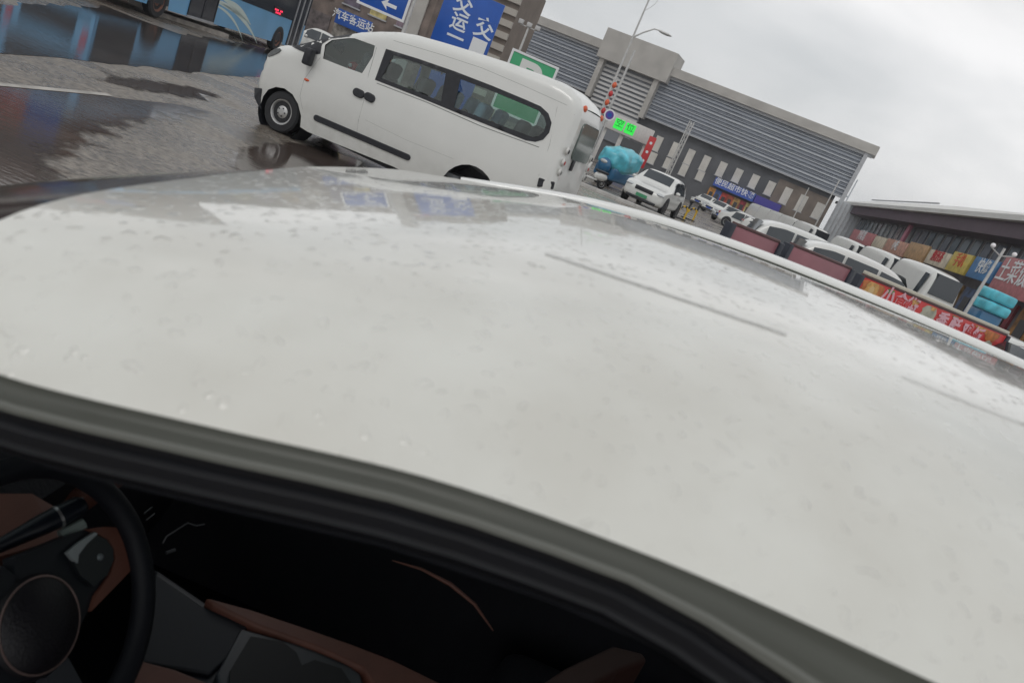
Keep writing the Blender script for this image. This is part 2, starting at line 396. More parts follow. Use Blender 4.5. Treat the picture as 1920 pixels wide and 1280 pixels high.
# kerb islands near the bus
mb = MB(); c1 = G(318, 34); c2 = G(392, 58); dd = (c2 - c1).normalized(); nn = Vector((-dd.y, dd.x, 0))
mb.prism([(-.6, 0), (-.6, .14), (.6, .14), (.6, 0)], -1.2, (c2 - c1).length + .3, mat('pale_worn_kerb', (.36, .33, .3), .6, noise=.35, nscale=4, bump=.3), axis='y',
         M=Matrix.Translation(c1) @ Matrix(((nn.x, dd.x, 0, 0), (nn.y, dd.y, 0, 0), (0, 0, 1, 0), (0, 0, 0, 1))))
tag(mb.build('bus_stop_kerb'), kind='structure')

# ================================================================== NEAR CAR (camera looks across its roof)
YC, HW = .95, .62
CAR = empty('white_car', (.9, YC, 0), 0, 'nearest white car with wet roof and dark cabin with brown trim', 'car')
def L(p): return Vector(p) - Vector((.9, YC, 0))
def lerp_table(T, x):
    if x <= T[0][0]: return T[0][1]
    for (a_, b_), (c_, d_) in zip(T, T[1:]):
        if x <= c_:
            t = (x - a_) / (c_ - a_); t = t * t * (3 - 2 * t) if False else t; return b_ + (d_ - b_) * t
    return T[-1][1]
def smooth_table(T, x):
    # Catmull-Rom on irregular knots
    if x <= T[0][0]: return T[0][1]
    if x >= T[-1][0]: return T[-1][1]
    for i in range(len(T) - 1):
        if x <= T[i + 1][0]:
            x0, y0 = T[i]; x1, y1 = T[i + 1]; h = x1 - x0; t = (x - x0) / h
            m0 = (y1 - T[i - 1][1]) / (x1 - T[i - 1][0]) if i > 0 else (y1 - y0) / h
            m1 = (T[i + 2][1] - y0) / (T[i + 2][0] - x0) if i + 2 < len(T) else (y1 - y0) / h
            return (2 * t**3 - 3 * t**2 + 1) * y0 + (t**3 - 2 * t**2 + t) * h * m0 + (-2 * t**3 + 3 * t**2) * y1 + (t**3 - t**2) * h * m1
# crown height along x, near edge height and half width along x
ZC = [(-.45, 1.57), (-.33, 1.600), (-.15, 1.645), (0, 1.680), (.2, 1.704), (.45, 1.716), (.8, 1.72), (1.4, 1.71), (2.2, 1.66), (2.6, 1.6)]
ZE = [(-.45, 1.53), (-.3, 1.547), (-.236, 1.551), (-.12, 1.572), (-.012, 1.591), (.1, 1.599), (.2, 1.603), (.3, 1.606), (.8, 1.610), (1.4, 1.595), (2.2, 1.54), (2.6, 1.47)]
HWT = [(-.45, .61), (-.2, .622), (.1, .612), (.3, .63), (.8, .65), (1.4, .64), (2.6, .58)]
def roofz(x, t):   # t in -1 (near) .. 1 (far)
    zc, ze = smooth_table(ZC, x), smooth_table(ZE, x); s_ = abs(t)
    f = max(0, min(1, (x + .34) / .5)); f = f * f * (3 - 2 * f)
    return zc - (zc - ze) * (f * (.22 * s_**2 + .78 * s_**5) + (1 - f) * (.06 * s_**2 + .94 * s_**11)) - (1 - f) * .018 * max(0, t)
def header(t):     # windshield header x for lateral t
    return -.335 + (.07 if t > 0 else .03) * t * t
def roofx(k, t):   # k 0..1 along the car
    x0 = header(t); return x0 + (2.55 - x0) * k
def roof_mat():
    m = bpy.data.materials.new('wet_white_roof_paint'); m.use_nodes = True; t = m.node_tree; b = t.nodes['Principled BSDF']
    co = N(t, 'ShaderNodeTexCoord')
    b.inputs['Roughness'].default_value = .35; b.inputs['Coat Weight'].default_value = 1.; b.inputs['Coat Roughness'].default_value = .03; b.inputs['Coat IOR'].default_value = 1.5
    v = N(t, 'ShaderNodeTexVoronoi', feature='F1'); v.inputs['Scale'].default_value = 100; v.inputs['Randomness'].default_value = 1
    nd = N(t, 'ShaderNodeTexNoise'); nd.inputs['Scale'].default_value = 9; nd.inputs['Detail'].default_value = 5
    n4 = N(t, 'ShaderNodeTexNoise'); n4.inputs['Scale'].default_value = 30; n4.inputs['Detail'].default_value = 6
    mxv = N(t, 'ShaderNodeMixRGB'); mxv.inputs['Fac'].default_value = .035
    t.links.new(co.outputs['Object'], mxv.inputs['Color1']); t.links.new(n4.outputs['Color'], mxv.inputs['Color2'])
    t.links.new(mxv.outputs[0], v.inputs['Vector'])
    for q in (nd, n4): t.links.new(co.outputs['Object'], q.inputs['Vector'])
    mr = N(t, 'ShaderNodeMapRange', interpolation_type='SMOOTHSTEP'); mr.inputs['From Min'].default_value = .42; mr.inputs['From Max'].default_value = .12
    t.links.new(v.outputs['Distance'], mr.inputs['Value'])
    gate = N(t, 'ShaderNodeMapRange', interpolation_type='SMOOTHSTEP'); gate.inputs['From Min'].default_value = .15; gate.inputs['From Max'].default_value = .9
    sep = N(t, 'ShaderNodeSeparateColor'); t.links.new(v.outputs['Color'], sep.inputs[0])
    t.links.new(sep.outputs[0], gate.inputs['Value'])
    mu = N(t, 'ShaderNodeMath', operation='MULTIPLY'); t.links.new(mr.outputs[0], mu.inputs[0]); t.links.new(gate.outputs[0], mu.inputs[1])
    ad = N(t, 'ShaderNodeMath', operation='MULTIPLY_ADD'); ad.inputs[1].default_value = .25
    spo = N(t, 'ShaderNodeSeparateXYZ'); t.links.new(co.outputs['Object'], spo.inputs[0])
    amt = N(t, 'ShaderNodeMapRange'); amt.inputs['From Min'].default_value = -.42; amt.inputs['From Max'].default_value = .1; amt.inputs['To Min'].default_value = 1; amt.inputs['To Max'].default_value = .10
    t.links.new(spo.outputs['Y'], amt.inputs['Value'])
    t.links.new(n4.outputs['Fac'], ad.inputs[0]); t.links.new(mu.outputs[0], ad.inputs[2])
    bp = N(t, 'ShaderNodeBump'); bp.inputs['Strength'].default_value = .36; bp.inputs['Distance'].default_value = .0014
    mh = N(t, 'ShaderNodeMath', operation='MULTIPLY'); t.links.new(ad.outputs[0], mh.inputs[0]); t.links.new(amt.outputs[0], mh.inputs[1])
    t.links.new(mh.outputs[0], bp.inputs['Height']); t.links.new(bp.outputs[0], b.inputs['Coat Normal'])
    bp2 = N(t, 'ShaderNodeBump'); bp2.inputs['Strength'].default_value = .55; bp2.inputs['Distance'].default_value = .0018
    t.links.new(mh.outputs[0], bp2.inputs['Height']); t.links.new(bp2.outputs[0], b.inputs['Normal'])
    r1 = N(t, 'ShaderNodeValToRGB'); r1.color_ramp.elements[0].position = .35; r1.color_ramp.elements[0].color = (.62, .615, .565, 1)
    r1.color_ramp.elements[1].position = .65; r1.color_ramp.elements[1].color = (.70, .705, .66, 1)
    t.links.new(nd.outputs['Fac'], r1.inputs['Fac']); t.links.new(r1.outputs[0], b.inputs['Base Color'])
    return m
RP = roof_mat()
NU, NT = 110, 60
def tpos(j): return -1 + 2 * j / NT
mb = MB(); vs = []; fs = []
for i in range(NU + 1):
    k = (i / NU) ** 1.3
    for j in range(NT + 1):
        t = tpos(j); x = roofx(k, t); vs.append(L((x, YC + t * smooth_table(HWT, x), roofz(x, t))))
for i in range(NU):
    for j in range(NT):
        q = i * (NT + 1) + j; fs.append((q, q + 1, q + NT + 2, q + NT + 1))
mb.add(vs, fs, RP, True); ro = mb.build('roof_panel', CAR, autosm=False)
def edge(side, k, dy=0., dz=0.):
    x = roofx(k, side); return Vector((x, YC + side * (smooth_table(HWT, x) + dy), smooth_table(ZE, x) + dz))
ks = [(i / 60) ** 1.15 for i in range(61)]
def strip(name, offs, mt, side, par=CAR, tb=None):
    """swept moulding: offs = cross-section points (dy outward, dz)"""
    vs = []; fs = []; n = len(offs)
    for k in ks:
        xx_ = roofx(k, side); g_ = 1 + (24 * max(0, min(xx_, .6) - .10) ** 1.4 if side < 0 else 0)
        for (dy, dz) in offs:
            if mt is SEAL: dy, dz = dy + (g_ - 1) * .002, dz - (g_ - 1) * .017
            else: dy, dz = dy * (1 + (g_ - 1) * .3), dz * g_
            vs.append(L(edge(side, k, dy, dz)))
    for i in range(len(ks) - 1):
        for j in range(n - 1): fs.append((i * n + j, i * n + j + 1, (i + 1) * n + j + 1, (i + 1) * n + j))
    m_ = MB(); m_.add(vs, fs, mt, True); o = m_.build(name, par); return o
MOLD = mat('roof_side_moulding', (.060, .064, .053), .42, noise=.12, nscale=6)
MOLD2 = mat('painted_frame_edge', (.12, .125, .11), .4, coat=.3)
SEAL = mat('door_rubber_seal', (.0038, .0048, .0085), .55, noise=.25, nscale=15)
for sd in (-1, 1):
    strip('roof_side_moulding', [(0, 0), (.0005, -.003), (.0015, -.005), (.003, -.006), (.004, -.009), (.005, -.011)], MOLD, sd)
    strip('painted_frame_edge', [(.005, -.011), (.007, -.012), (.0075, -.0145), (.005, -.016), (.002, -.017)], MOLD2, sd)
    strip('door_seal', [(.002, -.017), (.0, -.023), (-.007, -.027), (-.003, -.031), (-.005, -.039), (-.012, -.042), (-.010, -.046), (-.015, -.053), (-.023, -.056), (-.04, -.058), (-.08, -.058), (-.14, -.05)], SEAL, sd)
# lengthwise rail along the far roof edge
rv = []
mb = MB(); pts = []
for i in range(50):
    x = -.22 + i * 2.5 / 49; z = smooth_table([(-.3, 1.575), (-.1, 1.628), (.06, 1.664), (.25, 1.689), (.5, 1.703), (.9, 1.706), (1.6, 1.69), (2.4, 1.62)], x)
    pts.append(L((x, YC + .56 - .05 * max(0, -x), z)))
mb.tube(pts, .011, mat('gloss_white_rail', (.8, .81, .8), .2, coat=1), n=10)
mb.build('roof_rail', CAR)
mb = MB()
for i in range(49):
    a_, b_ = pts[i], pts[i + 1]
    mb.add([a_ + Vector((0, -.01, 0)), b_ + Vector((0, -.01, 0)), b_ + Vector((0, -.014, -.07)), a_ + Vector((0, -.014, -.07))], [(0, 1, 2, 3)], MOLD)
mb.build('rail_base', CAR)
# dark line reflected in the roof, drawn as a thin grey strip
def on_roof(px, py):
    vv = ray(px, py); t = .15
    for _ in range(4000):
        p = Vector((0, 0, H)) + vv * t
        w_ = (p.y - YC) / smooth_table(HWT, p.x)
        if abs(w_) < 1.2 and p.z < roofz(p.x, max(-1, min(1, w_))): break
        t += .001
    return p
mb = MB(); LN_ = mat('reflection_line_grey', (.30, .30, .29), .5)
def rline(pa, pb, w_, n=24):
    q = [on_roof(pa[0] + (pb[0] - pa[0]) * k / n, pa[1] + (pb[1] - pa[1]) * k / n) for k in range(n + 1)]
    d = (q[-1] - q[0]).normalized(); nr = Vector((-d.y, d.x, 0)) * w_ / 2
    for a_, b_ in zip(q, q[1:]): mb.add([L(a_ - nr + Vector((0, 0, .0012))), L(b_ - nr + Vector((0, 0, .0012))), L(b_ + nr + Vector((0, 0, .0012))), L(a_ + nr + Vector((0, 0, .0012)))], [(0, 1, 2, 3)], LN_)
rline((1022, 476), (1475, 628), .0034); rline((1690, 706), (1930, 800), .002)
mb.build('roof_reflection_line', CAR)
# headliner
mb = MB(); vs = []; fs = []
LN = mat('dark_headliner', (.012, .013, .018), .9)
for i in range(31):
    for j in range(21):
        t = -1 + j / 10; x = roofx(i / 30, t); vs.append(L((x, YC + t * (smooth_table(HWT, x) - .03), roofz(x, t) - .045 - .02 * abs(t)**3)))
for i in range(30):
    for j in range(20):
        q = i * 21 + j; fs.append((q, q + 1, q + 22, q + 21))
mb.add(vs, fs, LN, True); mb.build('headliner', CAR, autosm=False)
# windscreen: header down to the cowl, black band, A pillars
def wsp(t, s_):   # s_ 0 header .. 1 cowl
    hx = header(t); zt_ = roofz(hx, t) - .004; xb = -1.16 + .16 * t * t; zb = 1.07 - .03 * t * t
    w0, w1 = .605, .70
    bow = .045 * math.sin(math.pi * s_)
    return Vector((hx + (xb - hx) * s_ - bow * .4, YC + t * (w0 + (w1 - w0) * s_), zt_ + (zb - zt_) * s_ + bow))
def wsgrid(name, s0, s1, mt, off=0., t0=-1, t1=1, n=24):
    vs = []; fs = []
    for i in range(13):
        for j in range(n + 1):
            p = wsp(t0 + (t1 - t0) * j / n, s0 + (s1 - s0) * i / 12); vs.append(L(p + Vector((-off, 0, off))))
    for i in range(12):
        for j in range(n):
            q = i * (n + 1) + j; fs.append((q, q + 1, q + n + 2, q + n + 1))
    m_ = MB(); m_.add(vs, fs, mt, True); return m_.build(name, CAR, autosm=False)
wsgrid('windscreen_black_band', 0.0, .16, mat('windscreen_frit', (.012, .014, .02), .08, spec=.6, noise=.1))
wsgrid('windscreen', .16, 1, glass('windscreen_glass', (.6, .68, .68), .45))
for sd in (-1, 1):
    mb = MB(); mb.tube([L(wsp(sd, q / 8) + Vector((0, sd * .01, -.02))) for q in range(9)], .035, BLKP, n=8); mb.build('windscreen_pillar', CAR)
# bonnet, wings, lower body, far doors
mb = MB(); vs = []; fs = []
for i in range(13):
    k = i / 12
    for j in range(17):
        t = -1 + j / 8; x = -1.12 - .95 * k - .12 * (1 - t * t) * k; z = 1.06 - .10 * k - .22 * k**4 - .05 * t**4 - .02 * t * t
        vs.append(L((x, YC + t * (.84 - .06 * k * k), z)))
for i in range(12):
    for j in range(16):
        q = i * 17 + j; fs.append((q, q + 1, q + 18, q + 17))
mb.add(vs, fs, RP, True); mb.build('bonnet', CAR, autosm=False)
def circ(cx, cz, r, a0, a1, n=12): return [(cx + r * math.cos(R(a0 + (a1 - a0) * k / n)), cz + r * math.sin(R(a0 + (a1 - a0) * k / n))) for k in range(n + 1)]
side_pts = [(-2.15, .3), (-2.2, .55), (-2.12, .82), (-1.9, .93), (-1.12, 1.03), (.2, 1.0), (1.6, 1.02), (2.6, 1.05), (2.72, .8), (2.7, .3)] + \
    [(2.15, .22)] + circ(1.75, .33, .37, 0, 180)[1:-1] + [(1.36, .22), (-.98, .22)] + circ(-1.36, .33, .37, 0, 180)[1:-1] + [(-1.75, .22)]
def ybody(sd): return lambda x, z: sd * (.90 - .05 * max(0, z - .7)**1.2 - .06 * max(0, .45 - z))
for sd in (-1, 1):
    panel('body_side' if sd > 0 else 'wing_and_sill', [(p[0] - .9, p[1]) for p in side_pts],
          [] if sd > 0 else [[(-.95 - .9, .95), (.55 - .9, .95), (.55 - .9, .40), (-.75 - .9, .40)]], (lambda f: lambda x, z: f(x + .9, z))(ybody(sd)), WHITE, CAR, step=.1)
mb = MB(Matrix.Translation((-.9, 0, 0)))
mb.box((-1.1, -.86, .2), (2.6, .86, .3), mat('black_carpet', (.004, .0045, .006), 1, spec=.05))
mb.build('floor', CAR)
mb = MB(Matrix.Translation((-.9, 0, 0)))
mb.prism([(-.84, .3), (.84, .3), (.86, .6), (.8, .85), (-.8, .85), (-.86, .6)], -2.24, -2.1, WHITE, axis='x'); mb.build('front_bumper', CAR)
mb = MB(Matrix.Translation((-.9, 0, 0)))
mb.prism([(-.86, .3), (.86, .3), (.86, .9), (.64, 1.5), (-.64, 1.5), (-.86, .9)], 2.6, 2.7, WHITE, axis='x'); mb.build('tailgate', CAR)
for x in (-1.36, 1.75):
    for sd in (-1, 1): wheel(CAR, x - .9, sd * .80, .33, .21, sd)
# far side window glass, pillars
mb = MB(Matrix.Translation((-.9, 0, 0)))
for x0, x1 in ((-.3, .5), (.58, 1.45), (1.53, 2.2)):
    mb.add([(x0, .83, 1.0), (x1, .83, 1.0), (x1 - .04, .63, 1.47), (x0 + .12 * (x0 < 0), .63, 1.47)], [(0, 1, 2, 3)], glass('side_glass', (.35, .42, .4), .35))
mb.build('far_side_window', CAR)
mb = MB(Matrix.Translation((-.9, 0, 0)))
for x in (.54, 1.49, 2.25):
    mb = MB(Matrix.Translation((-.9, 0, 0))); mb.tube([(x, .845, .98), (x - .02, .62, 1.53)], .035, BLKP, n=8); mb.build('side_pillar', CAR)
mb = MB(Matrix.Translation((-.9, 0, 0)))
for x in (.60, 1.49, 2.25):
    mb = MB(Matrix.Translation((-.9, 0, 0))); mb.tube([(x, -.86, .3), (x + .02, -.85, 1.0), (x + .04, -.63, 1.51)], .045, BLKP, n=8); mb.build('side_pillar', CAR)
# ---- cabin
DASH = mat('dash_soft_black', (.008, .009, .014), .7, spec=.4, bump=.2, bscale=200)
BRN = mat('terracotta_trim', (.13, .05, .034), .55, noise=.12, nscale=20)
CHR = mat('satin_chrome', (.5, .5, .5), .3, metal=.9); CHD = mat('dim_trim_metal', (.04, .043, .048), .4)
SATD = mat('dark_satin_plastic', (.03, .033, .04), .35)
mb = MB(Matrix.Translation((-.9, -YC, 0)))
prof = [(-1.15, 1.06), (-.85, 1.08), (-.62, 1.04), (-.56, .97), (-.6, .84), (-.62, .6), (-.7, .35), (-1.15, .35)]
mb.prism(prof, YC - .72, YC + .72, DASH, axis='y', smooth=True)
db = mb.build('dashboard', CAR)
mb = MB(Matrix.Translation((-.9, -YC, 0))); mb.bev((-.6, YC - .70, .86), (-.548, YC - .02, .93), BRN, .015); mb.bev((-.6, YC + .10, .88), (-.545, YC + .70, .93), BRN, .015); mb.build('dash_trim', db)
def gp(px, py, z): return L(G(px, py, z))
# steering wheel
SC = G(62, 1172, 1.0); SN = Vector((.80, -.06, .60)).normalized()
e1 = Vector((0, 1, 0)); e1 = (e1 - SN * e1.dot(SN)).normalized(); e2 = SN.cross(e1) * -1
if e2.z < 0: e2 = -e2
def sw(a_, b_, c_=0.): return L(SC + e1 * a_ + e2 * b_ + SN * c_)
RW = .171
mb = MB(); mb.tube([sw(RW * math.cos(2 * math.pi * k / 48), .022 + RW * .98 * math.sin(2 * math.pi * k / 48), .02) for k in range(48)], .0155, SATD if False else mat('leather_rim', (.0045, .0055, .009), .6, spec=.3), n=14, closed=True)
swo = mb.build('steering_wheel', CAR)
MW = Matrix(((e1.x, e2.x, SN.x, 0), (e1.y, e2.y, SN.y, 0), (e1.z, e2.z, SN.z, 0), (0, 0, 0, 1))); MW = Matrix.Translation(L(SC)) @ MW
mb = MB(MW); mb.lathe([(-.05, .05), (-.01, .066), (.006, .06), (.018, .05), (.026, .02), (.027, .001)], mat('airbag_cover', (.006, .005, .008), .5, bump=.15, bscale=250), axis='z', n=36)
mb.build('airbag_hub', swo)
mb = MB(MW); mb.tube([(.056 * math.cos(2 * math.pi * k / 40), .056 * math.sin(2 * math.pi * k / 40), .0125) for k in range(40)], .0014, mat('dull_copper_ring', (.35, .25, .23), .35, metal=.7), n=6, closed=True)
mb.build('hub_ring', swo)
def wp(px, py):   # picture point on the wheel plane -> (along e1, along e2)
    vv = ray(px, py); t = (SC - Vector((0, 0, H))).dot(SN) / vv.dot(SN); p = Vector((0, 0, H)) + vv * t - SC
    return (p.dot(e1), p.dot(e2))
body_ = [wp(*p) for p in [(20, 1045), (53, 1033), (119, 1005), (154, 993), (200, 992), (245, 1020), (250, 1045), (232, 1070), (184, 1118), (157, 1146), (135, 1190), (20, 1200)]]
cres_ = [wp(*p) for p in [(150, 994), (180, 989), (208, 991), (236, 1006), (255, 1032), (250, 1052), (237, 1066), (184, 1120), (157, 1147), (166, 1118), (193, 1078), (203, 1048), (200, 1030), (190, 1013), (166, 1000)]]
pad_ = [wp(*p) for p in [(163, 1003), (186, 1014), (198, 1032), (198, 1052), (186, 1080), (160, 1100), (135, 1080), (122, 1052), (114, 1040)]]
silv_ = [wp(*p) for p in [(160, 1000), (166, 1003), (145, 1022), (130, 1042), (128, 1058), (118, 1050), (108, 1038), (132, 1018)]]
for sd in (1, -1):
    F_ = lambda P: [(sd * a_, b_) for a_, b_ in P]
    mb = MB(MW); mb.prism(F_(body_), -.012, .006, mat('spoke_black', (.006, .008, .012), .5), axis='z'); so2 = mb.build('spoke', swo)
    mb = MB(MW); mb.prism(F_(cres_), .004, .012, BRN, axis='z'); mb.build('spoke_trim', swo)
    mb = MB(MW); mb.prism(F_(pad_), .0065, .013, mat('button_black', (.008, .010, .012), .3), axis='z')
    mb.ball((sd * wp(172, 1046)[0], wp(172, 1046)[1], .013), .005, mat('dull_button', (.12, .14, .15), .4), n=8); mb.build('button_pad', swo)
    mb = MB(MW); mb.prism(F_(silv_), .010, .015, mat('dull_silver_edge', (.30, .33, .34), .35, metal=.3), axis='z'); mb.build('pad_edge', swo)
mb = MB(MW); mb.prism([(-.018, -.06), (.018, -.06), (.025, -.142), (-.025, -.142)], -.01, .008, SATD, axis='z'); mb.build('lower_spoke', swo)
mb = MB(MW); mb.lathe([(-.3, .05), (-.05, .045)], DASH, axis='z'); mb.build('column', swo)
# wiper stalk
p0, p1 = G(-60, 1052, 1.04), G(158, 944, 1.08)
mb = MB(); mb.tube([L(p0.lerp(p1, k)) for k in (0, .25, .45, .62, .64, .74, .76, .95, 1)], [.006, .009, .0115, .014, .014, .0145, .0145, .0145, .010], mat('stalk_black', (.006, .008, .013), .3), n=14)
mb.tube([L(p0.lerp(p1, k)) for k in (.74, .765)], .0153, CHR, n=14)
mb.tube([L(p0.lerp(p1, k) + Vector((.014, -.01, -.018))) for k in (.76, .98)], .008, mat('stalk_grey', (.16, .19, .18), .3), n=8)
mb.build('wiper_stalk', CAR)
# dash trim behind the stalk
mb = MB(); q = [gp(-60, 925, 1.02), gp(60, 925, 1.0), gp(120, 960, .98), gp(110, 1010, .97), gp(0, 1050, .97), gp(-60, 1060, .98)]
mb.add(q + [p + Vector((0, .01, -.03)) for p in q], [list(range(6)), (0, 1, 7, 6), (1, 2, 8, 7), (2, 3, 9, 8), (3, 4, 10, 9), (4, 5, 11, 10)], BRN); mb.build('instrument_trim', CAR)
# small chrome vent / latch details
mb = MB()
mb.tube([gp(305, 1018, .92), gp(312, 1005, .92), gp(352, 980, .92), gp(368, 985, .92), gp(384, 982, .92)], .0012, CHD, n=6)
mb.tube([gp(270, 962, .93), gp(285, 950, .93)], .001, CHD, n=6); mb.tube([gp(274, 975, .93), gp(290, 962, .93)], .001, CHD, n=6)
mb.tube([gp(312, 1036, .9), gp(328, 1030, .9)], .003, CHD, n=6)
mb.build('centre_vent_trim', CAR)
# centre console
cz = .80
def poly(name, pts, z, th, mt, par=CAR, bevel=0):
    q = [gp(p[0], p[1], z) for p in pts]; n = len(q); m_ = MB()
    m_.add(q + [p + Vector((0, 0, -th)) for p in q], [list(range(n)), list(range(2 * n - 1, n - 1, -1))] + [(i, (i + 1) % n, n + (i + 1) % n, n + i) for i in range(n)], mt)
    o = m_.build(name, par)
    if bevel: md = o.modifiers.new('b', 'BEVEL'); md.width = bevel; md.segments = 3
    return o
con = poly('centre_console', [(290, 1060), (385, 1125), (470, 1170), (560, 1205), (660, 1240), (800, 1300), (700, 1420), (480, 1420), (250, 1265), (262, 1120)], cz - .02, .45, mat('console_black', (.008, .010, .016), .38), bevel=.01)
poly('console_edge_trim', [(385, 1117), (470, 1140), (560, 1170), (660, 1205), (740, 1236), (830, 1280), (900, 1330), (790, 1330), (700, 1282), (680, 1252), (600, 1215), (480, 1172), (400, 1132)], cz, .05, BRN, con, .006)
poly('console_lower_trim', [(252, 1232), (330, 1252), (420, 1290), (420, 1340), (240, 1340)], cz, .05, BRN, con, .006)
poly('cup_holder_frame', [(452, 1175), (560, 1205), (650, 1240), (678, 1262), (690, 1310), (410, 1310), (405, 1262)], cz - .008, .02, mat('frame_satin_grey', (.03, .034, .042), .35), con, .006)
poly('cup_holder', [(470, 1192), (530, 1202), (556, 1222), (566, 1246), (590, 1236), (640, 1252), (662, 1285), (655, 1330), (428, 1330), (432, 1255)], cz - .001, .004, mat('cup_holder_dark', (.004, .004, .006), .6), con)
poly('phone_tray', [(292, 1075), (380, 1135), (464, 1172), (460, 1200), (395, 1262), (262, 1240), (268, 1130)], cz - .012, .01, mat('tray_rubber', (.007, .009, .015), .6), con, .004)
# passenger side: seat, glovebox line, door card, armrest
def seat(y, x, par=CAR):
    mb = MB(Matrix.Translation((-.9, -YC, 0)))
    mb.bev((x, y - .25, .45), (x + .52, y + .25, .62), DASH, .05, seg=3)
    so_ = mb.build('seat', par)
    mb = MB(Matrix.Translation((-.9, -YC, 0)) @ Matrix.Translation((x + .5, y, .55)) @ Matrix.Rotation(R(18), 4, 'Y'))
    mb.bev((0, -.24, 0), (.14, .24, .62), DASH, .05, seg=3); mb.bev((.02, -.13, .66), (.11, .13, .84), DASH, .035, seg=3); mb.build('seat_back', so_)
seat(YC - .37, .3 + .35); seat(YC + .37, .28); seat(YC - .37, 1.45); seat(YC + .37, 1.45)
mb = MB(); arc = [gp(735, 1050, 1.0), gp(790, 1066, .99), gp(845, 1095, .98), gp(890, 1132, .97), gp(925, 1182, .96)]
mb.tube(arc, [.0008, .0025, .004, .003, .001], BRN, n=8); mb.build('passenger_dash_trim', CAR)
poly('passenger_seat_trim', [(1000, 1290), (1060, 1250), (1150, 1208), (1205, 1222), (1215, 1236), (1160, 1256), (1090, 1295)], .86, .08, mat('dark_brown_trim', (.06, .026, .02), .6), CAR, .008)
mb = MB(Matrix.Translation((-.9, -YC, 0))); mb.prism([(-1.15, .25), (-1.15, 1.0), (2.5, 1.0), (2.5, .25)], YC + .74, YC + .80, DASH, axis='y'); mb.build('far_door_card', CAR)

# ================================================================== WHITE VAN
VA = R(-13)
VP = Plane(G(512, 246), VA)
VAN = empty('passenger_van', VP.P0, VA, 'white long passenger van driving left across the wet road with dark band of side windows', 'van')
VWID = 1.66
def v(px, py): return VP.uz(px, py)
arcf = [v(*p) for p in [(561, 238), (563, 218), (558, 195), (548, 177), (533, 166), (517, 163), (502, 168), (492, 180), (487, 195)]]
top = [v(*p) for p in [(478, 172), (475, 160), (481, 140), (489, 118), (495, 100), (505, 90), (518, 83.5), (530, 82), (541, 84), (572, 76), (605, 67), (640, 60.5), (668, 55), (705, 51), (740, 51.5), (775, 57.5), (820, 70),
                      (880, 88), (940, 107), (1000, 128), (1040, 144), (1068, 160), (1085, 178), (1090, 196)]]
top = [(p[0], p[1] - (.03 if i > 12 else .012 if i > 10 else 0)) for i, p in enumerate(top)]
rear = [v(*p) for p in [(1084, 222), (1074, 250), (1060, 285), (1047, 320), (1036, 352)]]
ru, rz = 3.34, .33
ra_r = .44
bz = rear[-1][1]
rear = rear + [(rear[-1][0] - .0, .62), (rear[-1][0] - .02, .42)]
rearch = [(ru + ra_r * math.cos(R(an)), rz + .04 + ra_r * math.sin(R(an))) for an in range(0, 181, 15)]
bottom = [(rear[-1][0] - .06, .32)] + [(ru + ra_r, .3)] + rearch + [(ru - ra_r, .28)] + [v(735, 312), v(700, 298), v(635, 272), v(575, 247)]
outline = top + rear + bottom + arcf + [v(482, 186)]
# remove near-duplicates
def clean(P):
    q = []
    for p in P:
        if not q or (Vector(p) - Vector(q[-1])).length > .02: q.append(tuple(p))
    return q
outline = clean(outline)
TOPL = [Vector(p) for p in top + rear[:6]]
def dtop(x, z):
    p = Vector((x, z)); d = 9
    for a_, b_ in zip(TOPL, TOPL[1:]):
        ab = b_ - a_; t = max(0, min(1, (p - a_).dot(ab) / max(1e-9, ab.length_squared))); d = min(d, (a_ + ab * t - p).length)
    return d
def vy(x, z):
    r_ = .15; d = min(r_, dtop(x, z)); ins = r_ - math.sqrt(max(0, r_ * r_ - (r_ - d) ** 2))
    return ins * .8 + .05 * max(0, z - 1.2) ** 1.5 + .03 * max(0, .6 - z) + .015 * math.cos(min(1, abs(z - .95) / .5) * math.pi / 2 + math.pi)+.015
dw = clean([v(*p) for p in [(606, 103), (608, 84), (619, 74), (650, 70.5), (662, 71), (701, 85), (697, 105), (678, 137.5), (640, 124), (605, 110)]])
bandw = [v(*p) for p in [(722, 92), (780, 110), (850, 134), (920, 161), (985, 188), (1012, 200), (1026, 213), (1032, 230), (1028, 248), (1017, 261), (1003, 265), (985, 262), (920, 236), (850, 208), (780, 179), (703, 149)]]
panel('body_side', outline, [dw, bandw], vy, VANW, VAN, step=.055)
mir = lambda x, z: VWID - vy(x, z)
panel('body_side', outline, [bandw, dw], mir, VANW, VAN, step=.055)
# skin between the two sides: roof, nose, windscreen, tail
def skin(name, pts, mt, par=VAN, n=14, lift=.05, inset=0.):
    vs = []; fs = []
    P = []
    for a_, b_ in zip(pts, pts[1:]):
        a_, b_ = Vector(a_), Vector(b_); m_ = max(1, int((b_ - a_).length / .06)); P += [a_ + (b_ - a_) * (k / m_) for k in range(m_)]
    P.append(Vector(pts[-1]))
    cen = Vector((2.0, 1.0))
    for i, p in enumerate(P):
        tg = P[min(i + 1, len(P) - 1)] - P[max(0, i - 1)]; nr = Vector((-tg.y, tg.x)).normalized()
        if nr.dot(p - cen) < 0: nr = -nr
        for j in range(n + 1):
            t = -1 + 2 * j / n; yy = VWID / 2 + t * (VWID / 2 - vy(p.x, p.y)); w_ = lift * (1 - t * t) - inset
            vs.append((p.x + nr.x * w_, yy, p.y + nr.y * w_))
    for i in range(len(P) - 1):
        for j in range(n):
            q = i * (n + 1) + j; fs.append((q, q + 1, q + n + 2, q + n + 1))
    m_ = MB(); m_.add(vs, fs, mt, True); return m_.build(name, par, autosm=False)
skin('bonnet', top[:9], VANW, lift=.06)
VG = glass('van_glass_clear', (.82, .96, .95), .78, gain=(1.1, .06))
